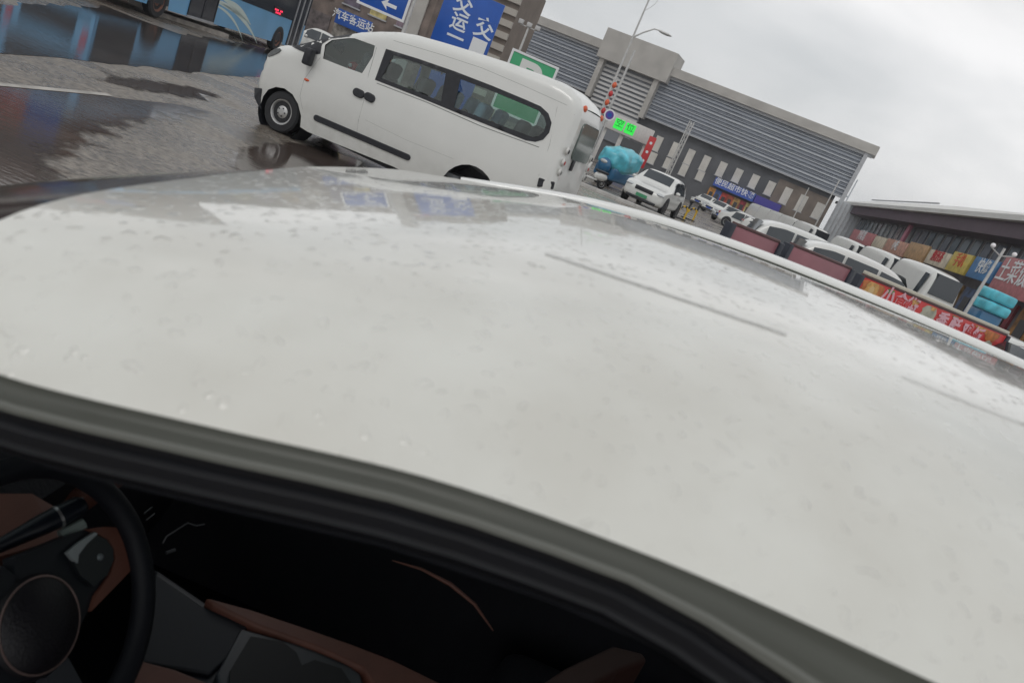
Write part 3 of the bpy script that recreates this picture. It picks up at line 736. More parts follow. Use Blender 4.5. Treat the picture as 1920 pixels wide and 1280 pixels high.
skin('windscreen', top[8:12], glass('van_windscreen', (.25, .3, .3), .5), lift=.06)
skin('roof', top[11:], VANW, lift=.035)
skin('tail_panel', [top[-1]] + rear, VANW, lift=.02)
# glazing
panel('door_window', dw, [], lambda x, z: vy(x, z) + .012, VG, VAN, step=.08)
panel('door_window', dw, [], lambda x, z: VWID - vy(x, z) - .012, VG, VAN, step=.08)
def shrink(P, s_):
    c = sum((Vector(p) for p in P), Vector((0, 0))) / len(P); n = len(P); q = []
    for i in range(n):
        a_, b_, c_ = Vector(P[i - 1]), Vector(P[i]), Vector(P[(i + 1) % n])
        t = (c_ - a_).normalized(); nr = Vector((t.y, -t.x))
        if nr.dot(c - b_) < 0: nr = -nr
        q.append(tuple(b_ + nr * s_))
    return q
pane_f = [v(*p) for p in [(736, 103), (780, 117), (834, 137), (826, 190), (780, 172), (714, 146)]]
pane_r = [v(*p) for p in [(862, 148), (920, 170), (985, 197), (1008, 207), (1019, 219), (1023, 232), (1019, 246), (1009, 255), (998, 257), (920, 228), (851, 201)]]
fr = panel('window_band_frame', [tuple(p) for p in shrink(bandw, -.008)], [pane_f, pane_r], lambda x, z: vy(x, z) - .004, BLK, VAN, step=.07)
panel('window_pane', pane_f, [], lambda x, z: vy(x, z) + .006, VG, fr, step=.1); panel('window_pane', pane_r, [], lambda x, z: vy(x, z) + .006, VG, fr, step=.1)
VGF = glass('van_glass_far', (.80, 1, .90), .80, rough=.1)
panel('far_window', bandw, [], lambda x, z: VWID - vy(x, z) - .01, VGF, VAN, step=.1)
# quarter glass black triangle between bonnet and door
qg = clean([v(*p) for p in [(541, 85), (572, 77.5), (605, 68.5), (640, 62.5), (655, 62), (650, 66.5), (617, 70.5), (602, 82), (600, 101), (582, 103), (560, 94)]])
panel('cowl_side_black', qg, [], lambda x, z: vy(x, z) - .006, BLK, VAN, step=.08)
# trims
def strap(name, pts, mt, th=.012, par=VAN): return panel(name, clean([v(*p) for p in pts]), [], lambda x, z: vy(x, z) - th, mt, par, step=.08, solid=0)
def slab(name, P, th, mt, par=VAN, dy=0.):
    m_ = MB(); n = len(P); f = lambda p, o_: (p[0], vy(p[0], p[1]) + dy - o_, p[1])
    m_.add([f(p, th) for p in P] + [f(p, -.01) for p in P], [list(range(n))] + [(i, (i + 1) % n, n + (i + 1) % n, n + i) for i in range(n)], mt)
    o = m_.build(name, par); md = o.modifiers.new('b', 'BEVEL'); md.width = th * .45; md.segments = 2; return o
def capsule(a_, b_, r_):
    a_, b_ = Vector(a_), Vector(b_); an = math.atan2(b_.y - a_.y, b_.x - a_.x); P = []
    for k in range(9): q = an + math.pi / 2 + math.pi * k / 8; P.append((a_.x + r_ * math.cos(q), a_.y + r_ * math.sin(q)))
    for k in range(9): q = an - math.pi / 2 + math.pi * k / 8; P.append((b_.x + r_ * math.cos(q), b_.y + r_ * math.sin(q)))
    return P
slab('rubbing_strip', capsule(v(592, 221), v(764, 295), .045), .02, BLK)
slab('door_handle', capsule(v(669, 173), v(677, 177), .06), .03, BLK); slab('door_handle', capsule(v(690, 181), v(697, 185), .06), .03, BLK)
SEAM = mat('panel_gap', (.25, .26, .25), .8)
def seam(pts, w_=.006):
    m_ = MB(); m_.tube([(p[0], vy(*p) + .001, p[1]) for p in [v(*q) for q in pts]], w_ / 2, SEAM, n=6, cap=False); m_.build('panel_gap', VAN)
seam([(704, 88), (690, 140), (682, 190), (672, 225), (668, 250)]); seam([(600, 108), (585, 128), (570, 150), (562, 180), (566, 205)])
seam([(716, 92), (696, 158), (684, 200)]) if False else None
seam([(735, 75), (820, 100), (900, 126), (980, 160), (1060, 196), (1075, 215)], .005)
seam([(1040, 150), (1043, 200), (1030, 270), (1010, 330)], .005)
seam([(685, 225), (760, 262), (850, 298)], .004)
seam([(706, 156), (800, 192), (900, 236), (1010, 276)], .012)      # slide rail
uu, zz = v(575, 150); m_ = MB(); m_.ball((uu, vy(uu, zz) - .003, zz), (.05, .012, .02), ORANGE, n=10); m_.build('side_indicator', VAN)
# nose: headlamp, bumper, mirror
hl = clean([v(*p) for p in [(499, 103), (505, 95), (514, 90), (523, 90), (527, 94), (524, 99), (513, 104), (503, 107)]])
slab('headlamp', hl, .015, mat('headlamp_dark', (.03, .035, .035), .12, spec=.9))
bp_ = clean([v(*p) for p in [(473, 163), (490, 166), (488, 180), (487, 196), (489, 206), (482, 196), (475, 182)]])
slab('front_bumper', bp_, .02, BLK)
m_ = MB(); P = [v(473, 163), v(474, 182), v(486, 205)]
m_.add([(p[0] - .015, y_, p[1]) for y_ in (.10, .35, .83, 1.31, 1.56) for p in P], [(i * 3 + j, i * 3 + j + 1, i * 3 + j + 4, i * 3 + j + 3) for i in range(4) for j in range(2)], BLK); m_.build('front_bumper_face', VAN)
m0 = v(587, 109)
m_ = MB(); m_.bev((m0[0] - .07, -.17, m0[1] - .13), (m0[0] + .05, -.02, m0[1] + .12), BLK, .03, seg=3); m_.tube([(m0[0], -.03, m0[1] + .1), (m0[0] + .05, .1, m0[1] + .14)], .02, BLK); m_.build('door_mirror', VAN)
# wheel wells and wheels
m_ = MB()
fu, fz = 0.0, .31
for cx, cz_, r_ in ((fu, fz + .0, .40), (ru, rz + .02, .46)):
    m_.lathe([(.045, r_ + .02), (.45, r_ + .02), (.45, 0.01)], BLK, M=Matrix.Translation((cx, 0, cz_)), cap=False)
m_.box((.35, .25, .2), (2.9, 1.4, .34), BLK)
m_.build('wheel_well', VAN)
for cx in (fu, ru):
    for y_, sd in ((.14, -1), (VWID - .14, 1)): wheel(VAN, cx, y_, .318, .2, sd)
for cx in (): pass
# tail: rear window, lamps, step block
T0 = Vector(rear[-3] if False else v(1036, 352)); T1 = Vector(top[-1])
def tailp(z):
    Q = [top[-1]] + rear
    for a_, b_ in zip(Q, Q[1:]):
        if b_[1] <= z <= a_[1]: return b_[0] + (a_[0] - b_[0]) * (z - b_[1]) / max(1e-6, a_[1] - b_[1])
    return Q[-1][0]
def tailslab(name, y0, z0, y1, z1, mt, th=.012, rr=.05):
    P = rounded(y0, z0, y1, z1, rr); n = len(P); m_ = MB()
    m_.add([(tailp(p[1]) + .022 + th, p[0], p[1]) for p in P] + [(tailp(p[1]) - .01, p[0], p[1]) for p in P], [list(range(n))] + [(i, (i + 1) % n, n + (i + 1) % n, n + i) for i in range(n)], mt)
    return m_.build(name, VAN)
tw = tailslab('rear_window', .32, 1.42, 1.34, 1.95, mat('rear_glass', (.11, .14, .13), .08, spec=.8), rr=.1)
slab('rear_door_step', clean([v(*p) for p in [(1011, 333), (1038, 341), (1034, 355), (1007, 350)]]), .03, BLK)
TL = mat('tail_lamp_red', (.4, .03, .03), .3); TLW = mat('tail_lamp_clear', (.6, .6, .58), .3)
for sd, yb in ((0, .03), (1, VWID - .13)):
    for k, (px, py, mt) in enumerate(((1056, 281, BLK), (1049, 303, TL), (1042, 321, SEAM))):
        uu, zz = v(px, py); m_ = MB(); m_.lathe([(-.02, .055), (.008, .05), (.014, .03), (.016, .002)], TLW, n=16, axis='x', M=Matrix.Translation((tailp(zz) + .01, yb + .06, zz)))
        m_.lathe([(.012, .032), (.022, .026), (.024, .002)], mt, n=12, axis='x', M=Matrix.Translation((tailp(zz) + .01, yb + .06, zz)))
        m_.build('tail_lamp', VAN)
m_ = MB(); uu, zz = v(1078, 316); m_.bev((tailp(zz) + .02, .45, zz - .08), (tailp(zz) + .05, .55, zz + .08), BLK, .01); m_.build('tailgate_handle', VAN)
for yy in (VWID - .28, .28): m_ = MB(); m_.ball((tailp(2.1) - .005, yy, 2.12), (.03, .09, .05), ORANGE); m_.build('high_marker_lamp', VAN)
# interior seats and bulkhead
SEATG = mat('van_seat_grey', (.15, .16, .17), .8); COVER = mat('blue_white_headrest_cover', (.42, .62, .95), .7, noise=.3, nscale=6)
CABF = mat('van_cabin_lining', (.32, .40, .36), .8)
m_ = MB(); m_.box((.35, .1, .5), (4.2, VWID - .1, .56), SEATG); m_.build('cabin_floor', VAN)
for cx, cover in ((.75, False), (1.75, False), (2.25, True), (2.75, True), (3.4, False)):
    for yy in (.42, 1.16):
        if cx == .75: hgt = .62
        m_ = MB(Matrix.Translation((cx, yy, .62)) @ Matrix.Rotation(R(10), 4, 'Y'))
        m_.bev((-.42, -.24, .1), (.08, .24, .28), SEATG, .05, seg=3); m_.bev((0, -.23, .2), (.13, .23, .86), SEATG, .06, seg=3)
        s1 = m_.build('passenger_seat', VAN)
        m_ = MB(Matrix.Translation((cx, yy, .62)) @ Matrix.Rotation(R(10), 4, 'Y')); m_.bev((-.01, -.18, .62 if cover else .82), (.14, .18, 1.06), COVER if cover else SEATG, .06, seg=3); m_.build('headrest', s1)
uu, zz = v(633, 118)
m_ = MB(); m_.ball((uu, .45, zz + .02), (.09, .07, .08), RED); m_.ball((uu - .01, .36, zz + .03), (.03, .02, .03), SIGNW); m_.build('dashboard_ornament', VAN)
m_ = MB(); m_.bev((-.12, .15, 1.0), (.3, VWID - .15, 1.24), BLK, .06); m_.build('van_dashboard', VAN)

# ================================================================== CITY BUS
BA, BB = G(290, 34), G(514, 95)
bd = (BB - BA); WB = bd.length; bang = math.atan2(bd.y, bd.x)
BUS = empty('city_bus', BA, bang, 'blue city bus with pale swirls and dark doors beyond the white van', 'bus')
BP = Plane(BA, bang)
BBL = mat('bus_blue', (.16, .42, .70), .3, coat=.5, noise=.08, nscale=1); BSW = mat('bus_swirl', (.62, .72, .68), .35); BDK = mat('bus_dark_glass', (.012, .018, .03), .08, spec=.8)
x0, x1, bw = -2.7, WB + 2.6, 2.5
fa = lambda cx: [(cx + .58 * math.cos(R(q)), .42 + .58 * math.sin(R(q))) for q in range(180, -1, -18)]
low = [(x0, .32)] + [(-.6, .32)] + fa(0)[1:-1] + [(.6, .32)] + [(WB - .6, .32)] + fa(WB)[1:-1] + [(WB + .6, .32), (x1, .32)]
sd_out = low + [(x1 + .05, .9), (x1, 1.5), (x1, 2.9), (x1 - .1, 3.05), (x0 + .1, 3.05), (x0, 2.9)]
m_ = MB(); m_.box((x0, .12, .5), (x1, bw - .12, .6), BLK); m_.box((x0 + .01, .03, 3.0), (x1 - .02, bw - .03, 3.08), WHITE); m_.box((x0, .02, .33), (x0 + .04, bw - .02, 3.0), BBL); m_.build('chassis', BUS)
panel('body_side', sd_out, [], lambda x, z: 0., BBL, BUS, step=.4); panel('body_side', sd_out, [], lambda x, z: bw, BBL, BUS, step=.4)
m_ = MB(); m_.box((x0 - .02, .25, 1.6), (x0 - .003, bw - .25, 2.7), BDK); m_.build('rear_window', BUS)
m_ = MB(); m_.box((x0 - .02, .5, .5), (x0 - .003, bw - .5, 1.2), mat('engine_grille', (.015, .02, .03), .5)); m_.build('rear_grille', BUS)
for yy in (.12, bw - .3): m_ = MB(); m_.box((x0 - .03, yy, .9), (x0 - .003, yy + .18, 1.3), RED); m_.build('tail_lamp', BUS)
m_ = MB(); m_.box((x1 - .02, .02, .33), (x1 + .06, bw - .02, 1.2), BBL); m_.build('front_panel', BUS)
m_ = MB(); m_.box((x1 - .01, .03, 1.2), (x1 + .05, bw - .03, 2.95), BDK); m_.build('windscreen', BUS)
m_ = MB(); m_.box((x0 + .1, -.014, .4), (-.75, -.003, 1.36), mat('engine_grille', (.015, .02, .03), .5)); m_.build('engine_grille', BUS)
m_ = MB(); m_.box((x0 + .05, -.012, 1.38), (x1 - .02, .0, 2.75), BDK); m_.build('window_band', BUS)
dr = [BP.uz(*p)[0] for p in ((342, 45), (393, 50))]
dxa, dxb = dr[0] + .1, dr[1] + .15
m_ = MB(); m_.box((dxa, -.02, .36), (dxb, -.002, 2.7), BDK); dd_ = m_.build('middle_door', BUS)
m_ = MB(); [m_.box((q, -.035, .36), (q + .05, -.021, 2.7), BLK) for q in (dxa, (dxa + dxb) / 2, dxb - .05)]; m_.box((dxa, -.04, .30), (dxb, -.003, .37), GREY); m_.build('door_edge', dd_)
m_ = MB(); m_.box((WB + .95, -.02, .36), (WB + 2.4, -.002, 2.75), BDK); dd_ = m_.build('front_door', BUS)
m_ = MB(); [m_.box((q, -.05, .36), (q + .09, -.021, 2.7), GREY) for q in (WB + 1.05, WB + 1.6, WB + 2.2)]; m_.build('door_edge', dd_)
m_ = MB()
def swirl(pts, w_):
    P = [Vector(p) for p in pts]; n = 16; q = []
    for k in range(n + 1):
        t = k / n; p = P[0] * (1 - t)**2 + P[1] * 2 * t * (1 - t) + P[2] * t * t; tg = ((P[1] - P[0]) * (1 - t) + (P[2] - P[1]) * t).normalized(); ww = w_ * math.sin(math.pi * (.08 + .9 * t)) / 2
        nr = Vector((-tg.y, tg.x)); q.append((p + nr * ww, p - nr * ww))
    for k in range(n):
        a_, b_ = q[k], q[k + 1]; m_.add([(a_[0].x, -.004, a_[0].y), (a_[1].x, -.004, a_[1].y), (b_[1].x, -.004, b_[1].y), (b_[0].x, -.004, b_[0].y)], [(0, 1, 2, 3)], BSW)
for pa, pb, pc, w_ in (((404, 0), (455, 18), (482, 82), .16), ((398, 8), (440, 22), (455, 78), .09), ((420, 0), (450, 12), (470, 48), .22), ((404, 4), (430, 12), (470, 45), .10)):
    swirl([BP.uz(*pa), BP.uz(*pb), BP.uz(*pc)], w_)
m_.build('swirl_graphic', BUS)
for cx in (0, WB):
    m_ = MB(); m_.prism(fa(cx) + [], .0 - .003, .3, BLK, axis='y'); m_.build('wheel_arch', BUS)
    for y_, sd in ((.12, -1), (bw - .12, 1)): wheel(BUS, cx, y_, .48, .28, sd, mat('rusty_rim', (.20, .09, .06), .5, metal=.3, noise=.4, nscale=8))
lu, lz = BP.uz(521, 22)
m_ = MB(); m_.box((lu - .45, -.03, lz - .13), (lu + .5, -.013, lz + .17), mat('led_case', (.02, .005, .01), .3)); lo_ = m_.build('side_route_display', BUS)
LR = mat('led_red', (.6, .02, .05), .5, emit=(1, .03, .10), es=1.3)
m_ = MB(); [m_.box((lu - .4 + k * .14, -.036, lz - .09 + .1 * r_), (lu - .31 + k * .14, -.031, lz - .02 + .1 * r_), LR) for k in range(6) for r_ in range(2) if (k * 3 + r_) % 5]; m_.build('led_text', lo_)

# ================================================================== STATION BUILDING (grey louvred facade)
P_R = AY(1640, 278, 84); P_L = AY(1256, 125, 91.5)
dv = Vector((P_R.x - P_L.x, P_R.y - P_L.y, 0)).normalized()
FA = math.atan2(dv.y, dv.x); FP = Plane((P_R.x, P_R.y, 0), FA)
BLD = empty('station_building', FP.P0, FA, 'long grey station hall with horizontal louvres, flat concrete roof edge and small tower block', 'building')
BLU = mat('louvre_glass', (.19, .215, .26), .35, spec=.5, noise=.3, nscale=.3); SLAT = mat('louvre_slat', (.47, .50, .54), .6, metal=0, noise=.1, nscale=.5)
SLAT2 = mat('louvre_slat_dark', (.33, .36, .41), .6, metal=0)
WALLD = mat('dark_base_wall', (.095, .10, .11), .7, noise=.25, nscale=.5); WALLB = mat('brown_stone', (.20, .165, .14), .8, noise=.2, nscale=.7)
LW = mat('window_sky_reflection', (.62, .60, .56), .4, noise=.1, nscale=1)  # pale colour stands in for sky reflected in the panes
f_ = lambda px, py: FP.uz(px, py)
zr = 12.6
uL = f_(700, 40)[0]; t0, t1 = f_(1150, 58)[0], f_(1272, 104)[0]; ztow = f_(1150, 58)[1]
zl = f_(1590, 375)[1]                 # bottom of the louvres
m_ = MB(); m_.box((uL, .6, 0), (-1.6, 9, zr - .9), WALLD); m_.box((f_(900, 120)[0], .35, 0), (-1.2, .6, zl), WALLD); m_.box((uL, .3, 0), (f_(900, 120)[0], .6, zl), WALLB); m_.box((-7.2, .28, 0), (-1.2, .35, zl - .6), WALLB); m_.build('base_wall', BLD)
m_ = MB(); m_.box((uL, -.6, zr - .95), (t0, 16.3, zr), CONC); m_.box((t1, -.6, zr - .95), (.45, 2.5, zr), CONC); m_.box((uL, -.2, zr - 1.25), (t0, .3, zr - .95), GREY); m_.box((t1, -.2, zr - 1.25), (.2, .3, zr - .95), GREY); m_.build('roof_slab', BLD)
m_ = MB()
m_.box((t0 - .3, -1.2, zr - 1.9), (t1 + .3, 2.5, ztow), CONC)
m_.box((t0 + .1, -.9, zl - .4), (t0 + .7, .2, zr - 1.9), CONC); m_.box((t1 - 1.2, -.9, zl - .4), (t1 - .6, .2, zr - 1.9), CONC)
m_.build('tower_block', BLD)
m_ = MB(); m_.box((t0 + .7, .1, 2.5), (t1 - 1.2, .3, zr - 1.9), mat('tower_glazing', (.22, .235, .26), .3, spec=.5)); m_.build('tower_glazing', BLD)
m_ = MB()
for k in range(13):
    zz = zl - 2.6 + k * (zr - zl + .6) / 13; m_.box((t0 + .75, -.15, zz), (t1 - 1.25, .08, zz + .26), mat('white_slats', (.6, .6, .6), .6))
m_.build('tower_louvres', BLD)
def louvres(ua, ub, name):
    m_ = MB(); m_.box((ua, .1, zl), (ub, .3, zr - 1.25), BLU); bk = m_.build('louvre_backing', BLD)
    m_ = MB(); n = 13; h = (zr - 1.25 - zl) / n
    for k in range(n):
        z_ = zl + k * h; m_.box((ua, -.05, z_ + h * .1), (ub, .08, z_ + h * (.36 + .08 * ((k * 7) % 3))), SLAT if k % 2 == 0 else SLAT2); m_.box((ua, -.03, z_ + h * .55), (ub, .08, z_ + h * .68), SLAT2)
    m_.box((ua, -.3, zl - .12), (ub, .09, zl), GREY)
    return m_.build(name, BLD)
louvres(uL, t0 + .1, 'louvres'); louvres(t1 - .6, -.62, 'louvres')
m_ = MB(); m_.box((-.62, -.4, zl - .9), (-.22, 1.6, zr - .96), GREY); m_.box((-.05, -.2, zl - .5), (.08, .1, zl + 2.2), SLAT); m_.box((-.22, -.15, zl + .2), (-.05, .05, zl + .35), SLAT); m_.build('end_frame', BLD)

for (px, py, h) in ((1232, 269, 1.7), (1263, 281, 1.7), (1292, 294, 1.7), (1321, 306, 1.7), (1352, 317, 1.6), (1382, 329, 1.5), (1413, 340, 1.5), (1443, 353, 1.5), (1473, 367, 1.8), (1502, 381, 1.8), (1533, 395, 1.7), (1222, 296, 1.3), (1251, 306, 1.2), (1281, 318, 1.3), (1312, 329, 1.1)):
    uu, zz = f_(px, py)
    m_ = MB(); m_.box((uu - .42, .22, zz - h / 2), (uu + .42, .349, zz + h / 2), LW); w = m_.build('window', BLD)
    m_ = MB(); m_.box((uu - .5, .2, zz - h / 2 - .08), (uu + .5, .34, zz - h / 2), GREY); m_.build('sill', w)
# shop row at its foot
PURP = mat('shop_sign_violet', (.06, .05, .33), .4); SBL = mat('shop_sign_blue', (.04, .10, .45), .4)
def fbox(name, pa, pb, dy0, dy1, mt, par, h=None):
    (ua, za_), (ub, zb_) = f_(*pa), f_(*pb)
    m_ = MB(); z_lo = min(za_, zb_) if h is None else (za_ + zb_) / 2 - h / 2; z_hi = max(za_, zb_) if h is None else (za_ + zb_) / 2 + h / 2
    m_.box((ua, dy0, z_lo), (ub, dy1, z_hi), mt); return m_.build(name, par)
s1 = fbox('shop_fascia', (1341, 340), (1415, 372), -.6, .2, SBL, BLD, .95); s2 = fbox('shop_fascia', (1416, 373), (1463, 392), -.6, .2, PURP, BLD, .85)
ua, za_ = f_(1341, 340); ub, zb_ = f_(1415, 372)
text('fascia_lettering', '便民超市快餐', .78, up((ua + ub) / 2, -.61, (za_ + zb_) / 2), SIGNW, s1, bold=.01, sx=1.0)
ua, za_ = f_(1416, 373); ub, zb_ = f_(1463, 392)
SHOPC = [(.55, .25, .05), (.05, .12, .35), (.5, .06, .04), (.45, .1, .05), (.5, .3, .1), (.35, .04, .06), (.6, .5, .2), (.12, .2, .4)]
for k in range(12):
    px = 1336 + k * 11.5; py = 356 + k * 4.9
    uu, zz = f_(px, py); c_ = SHOPC[k % 8]
    m_ = MB(); m_.box((uu - .38, -.1, .1), (uu + .4, .15, 2.35), mat('shopfront_%d' % (k % 8), c_, .6, noise=.5, nscale=3)); q = m_.build('shopfront', BLD)
    m_ = MB(); m_.box((uu - .2, -.13, .1), (uu + .2, -.101, 1.9), mat('shop_doorway', (.05, .05, .055), .4)); m_.build('doorway', q)

# ================================================================== LOW BUILDING ON THE RIGHT (violet fascia, white roof)
zf = 6.0
A_ = G(1592, 392, zf); B_ = G(1930, 434, zf); d2 = (B_ - A_); d2.z = 0; l2 = d2.length; d2.normalize()
LA = math.atan2(d2.y, d2.x); LP = Plane((A_.x, A_.y, 0), LA)
LB = empty('market_building', LP.P0, LA, 'low market building with dark violet fascia and pale metal roof, shops along its front', 'building')
le = l2 + 8
VIO = mat('violet_fascia', (.085, .055, .075), .6, noise=.15, nscale=.8); WROOF = mat('pale_metal_roof', (.62, .62, .6), .45, noise=.06, nscale=.5)
FACG = mat('greyish_front', (.13, .12, .13), .6, noise=.4, nscale=.9)
zfb = LP.uz(1760, 434)[1]
m_ = MB(); m_.box((-.5, -1.2, zfb), (le, 0, zf), VIO); m_.build('fascia', LB)
m_ = MB(); m_.box((-.4, 0, 0), (le, 14, zf - .02), FACG); m_.build('front_wall', LB)
m_ = MB(); uR = LP.uz(1796, 400)[0] + 1
yr = 3.0; uk, zr2 = LP.uz(1796, 387, 3.0)
rr = [(-1, -1.5, zf + .01), (le + .5, -1.5, zf + .01), (le + .5, 15, zf + .01), (-1, 15, zf + .01), (-1, -1.5, zf + .28), (le + .5, -1.5, zf + .28), (le + .5, 15, zf + .28), (-1, 15, zf + .28)]
m_.add(rr, [(0, 1, 5, 4), (1, 2, 6, 5), (2, 3, 7, 6), (3, 0, 4, 7), (0, 3, 2, 1)], WROOF)
m_.add([(-1, -1.5, zf + .28), (le + .5, -1.5, zf + .28), (le + .5, 15, zf + .28), (-1, 15, zf + .28), (-1, yr, zr2), (uk, yr, zr2), (-1, yr + 1, zr2), (uk, yr + 1, zr2)], [(0, 1, 5, 4), (1, 2, 7, 5), (2, 3, 6, 7), (3, 0, 4, 6), (4, 5, 7, 6)], WROOF)
m_.build('roof', LB)
m_ = MB(); m_.box((-1, yr - 1.2, zr2 - .32), (uk - .6, yr - 1.1, zr2 - .22), GREY); m_.build('gutter', LB)
rnd = random.Random(4)
an_ = AY(1582, 412, 78); AX = empty('annex', (an_.x, 78, 0), R(-20), 'pale ribbed annex between the station hall and the market building', 'building')
m_ = MB(); m_.box((-1.3, 0, 0), (1.5, 5, an_.z + 1.6), mat('annex_pale', (.50, .53, .56), .5, noise=.15, nscale=1)); m_.build('wall', AX)
m_ = MB(); [m_.box((-1.25 + k * .4, -.06, .3), (-1.15 + k * .4, -.003, an_.z + 1.5), GREY) for k in range(7)]; m_.build('ribs', AX)
# upper windows
k = 0; uu = .6
while uu < le - 1:
    w_ = 1.1; c_ = rnd.choice([(.10, .14, .17), (.14, .16, .2), (.2, .24, .27), (.08, .09, .1), (.16, .14, .17)])
    m_ = MB(); m_.box((uu, -.06, 3.5), (uu + w_, -.002, zfb - .15), mat('upper_window_%.2f_%.2f' % (c_[0], c_[2]), c_, .15, spec=.7)); q = m_.build('window', LB)
    m_ = MB(); m_.box((uu - .06, -.09, 3.44), (uu, -.001, zfb - .1), GREY); m_.build('window_frame', q)
    uu += 1.75
def lsign(px0, py0, px1, py1, h, mt, name='shop_sign', txt=None, tm=None, sz=.5, off=0.):
    """sign board on the market front, spanned between two picture points on its centre line"""
    P0_ = LP.uz(px0, py0, -.9); P1_ = LP.uz(px1, py1, -.9); zc_ = (P0_[1] + P1_[1]) / 2
    m_ = MB(); m_.bev((P0_[0], -1.0, zc_ - h / 2), (P1_[0], -.85, zc_ + h / 2), mt, .02); q = m_.build(name, LB)
    if txt: text('sign_lettering', txt, sz, up((P0_[0] + P1_[0]) / 2, -1.02, zc_), tm, q, bold=.008)
    return q
PKR = mat('sign_pale_red', (.48, .18, .19), .5, noise=.2, nscale=3); ORG = mat('sign_ochre', (.45, .28, .14), .5, noise=.3, nscale=3); YEL = mat('sign_yellow', (.6, .47, .10), .5, noise=.2, nscale=3)
CREAM = mat('sign_cream', (.6, .53, .42), .6, noise=.3, nscale=2); CYB = mat('sign_bright_blue', (.06, .2, .42), .5, noise=.3, nscale=2); PKL = mat('sign_lettering_pink', (.7, .25, .35), .5)
lsign(1598, 440, 1638, 452, 1.1, PKR, txt='川菜馆', tm=SIGNW, sz=1.0)
lsign(1640, 452, 1660, 458, .9, CREAM); lsign(1662, 459, 1700, 470, 1.0, mat('sign_salmon', (.5, .27, .2), .5, noise=.3, nscale=3), txt='小吃', tm=SIGNW, sz=.8)
lsign(1703, 468, 1738, 478, 1.1, ORG); lsign(1741, 481, 1780, 491, .9, CREAM, txt='烟酒茶', tm=RED, sz=.7)
lsign(1784, 489, 1818, 499, 1.1, YEL, txt='手机', tm=ORANGE, sz=.8); lsign(1824, 500, 1868, 513, 1.1, CYB, txt='快修', tm=SIGNW, sz=.8)
lsign(1872, 514, 1955, 535, 1.7, PKR, txt='土菜饭店', tm=SIGNW, sz=1.15)
m_ = MB(); q0 = LP.uz(1707, 447); m_.bev((q0[0] - .35, -.5, q0[1] - 1.0), (q0[0] + .35, -.3, q0[1] + 1.0), mat('vertical_sign_pink', (.5, .18, .25), .5), .02); m_.build('hanging_sign', LB)
uu = .5; k = 0
while uu < le - 1:
    c_ = SHOPC[(k * 3 + 1) % 8]; m_ = MB(); m_.box((uu, -.12, .05), (uu + 1.9, -.003, 2.6), mat('market_shopfront_%d' % ((k * 3 + 1) % 8), tuple(x * .55 for x in c_), .5, noise=.6, nscale=2.5)); q = m_.build('shopfront', LB)
    m_ = MB(); m_.box((uu + .5, -.16, .05), (uu + 1.4, -.121, 2.1), mat('shop_doorway', (.05, .05, .055), .4)); m_.build('doorway', q); uu += 2.5; k += 1

# ================================================================== BROWN OFFICE BLOCK beyond the left edge (seen mirrored in the wet ground)
BRW = mat('brown_office_stone', (.13, .085, .07), .7, noise=.2, nscale=.4)
LO = empty('brown_office_block', (-46, 44, 0), R(32), 'brown stone office block at the far left, mirrored in the wet ground', 'building')
m_ = MB(); m_.box((-22, 0, 0), (18, 14, 17), BRW); m_.build('wall', LO)
for i in range(4):
    for j in range(3):
        m_ = MB(); m_.box((-20 + i * 9, -.05, 4.2 + j * 4.2), (-14 + i * 9, -.003, 6.8 + j * 4.2), DGLASS); m_.build('window', LO)
RB = G(18, 190); 
def mirror_at(px, py, dist):
    vv = ray(px, py); t = -H / vv.z; p = Vector((0, 0, H)) + vv * t; r_ = Vector((vv.x, vv.y, -vv.z)); k = (dist - p.y) / r_.y; return p + r_ * k
for (pa, pb, mt, nm, lb) in (((0, 168), (42, 212), RED, 'red_billboard', 'red billboard over the road at the far left, mirrored red in the puddle'), ((66, 178), (96, 250), BLUE, 'blue_billboard', 'narrow blue billboard at the far left, mirrored blue in the puddle')):
    A1, B1 = mirror_at(*pa, 38), mirror_at(*pb, 38)
    xlo, xhi = min(A1.x, B1.x) - .3, max(A1.x, B1.x) + .3; zlo, zhi = min(A1.z, B1.z), max(A1.z, B1.z)
    o = empty(nm, ((xlo + xhi) / 2, 38, 0), 0, lb, 'billboard')
    w_ = (xhi - xlo) / 2; m_ = MB(); m_.bev((-w_, -.1, zlo), (w_, .1, zhi), mt, .03); m_.build('board', o)
    m_ = MB(); m_.tube([(0, .2, 0), (0, .2, zhi)], .12, POLE); m_.build('post', o)

# ================================================================== SHOP ROW AND CLUTTER BEHIND THE VAN'S NOSE
sA = AY(548, 20, 62); SR = empty('shop_row', (sA.x - 6, 62, 0), R(-8), 'brown two storey shop row behind the bus and the van nose', 'building')
SP_ = Plane((sA.x - 6, 62, 0), R(-8))
m_ = MB(); m_.box((-4, 0, 0), (17.5, 10, 8.5), mat('shop_row_wall', (.19, .15, .13), .8, noise=.45, nscale=.8)); m_.build('wall', SR)
for k in range(9):
    c_ = [(.35, .32, .28), (.12, .1, .14), (.45, .38, .15), (.22, .16, .2), (.3, .22, .12)][k % 5]
    m_ = MB(); m_.box((-3.4 + k * 2.3, -.08, 3.8), (-2.0 + k * 2.3, -.003, 6.6), mat('shop_row_window_%d' % (k % 5), c_, .3, noise=.5, nscale=2)); q = m_.build('window', SR)
    m_ = MB(); m_.box((-3.5 + k * 2.3, -.14, 3.7), (-1.9 + k * 2.3, -.001, 3.8), GREY); m_.build('sill', q)
    m_ = MB(); m_.box((-3.6 + k * 2.3, -.1, .05), (-1.7 + k * 2.3, -.003, 2.5), mat('shop_row_front_%d' % (k % 4), [(.3, .1, .05), (.12, .1, .1), (.3, .28, .25), (.1, .05, .12)][k % 4], .5, noise=.6, nscale=3)); m_.build('shopfront', SR)
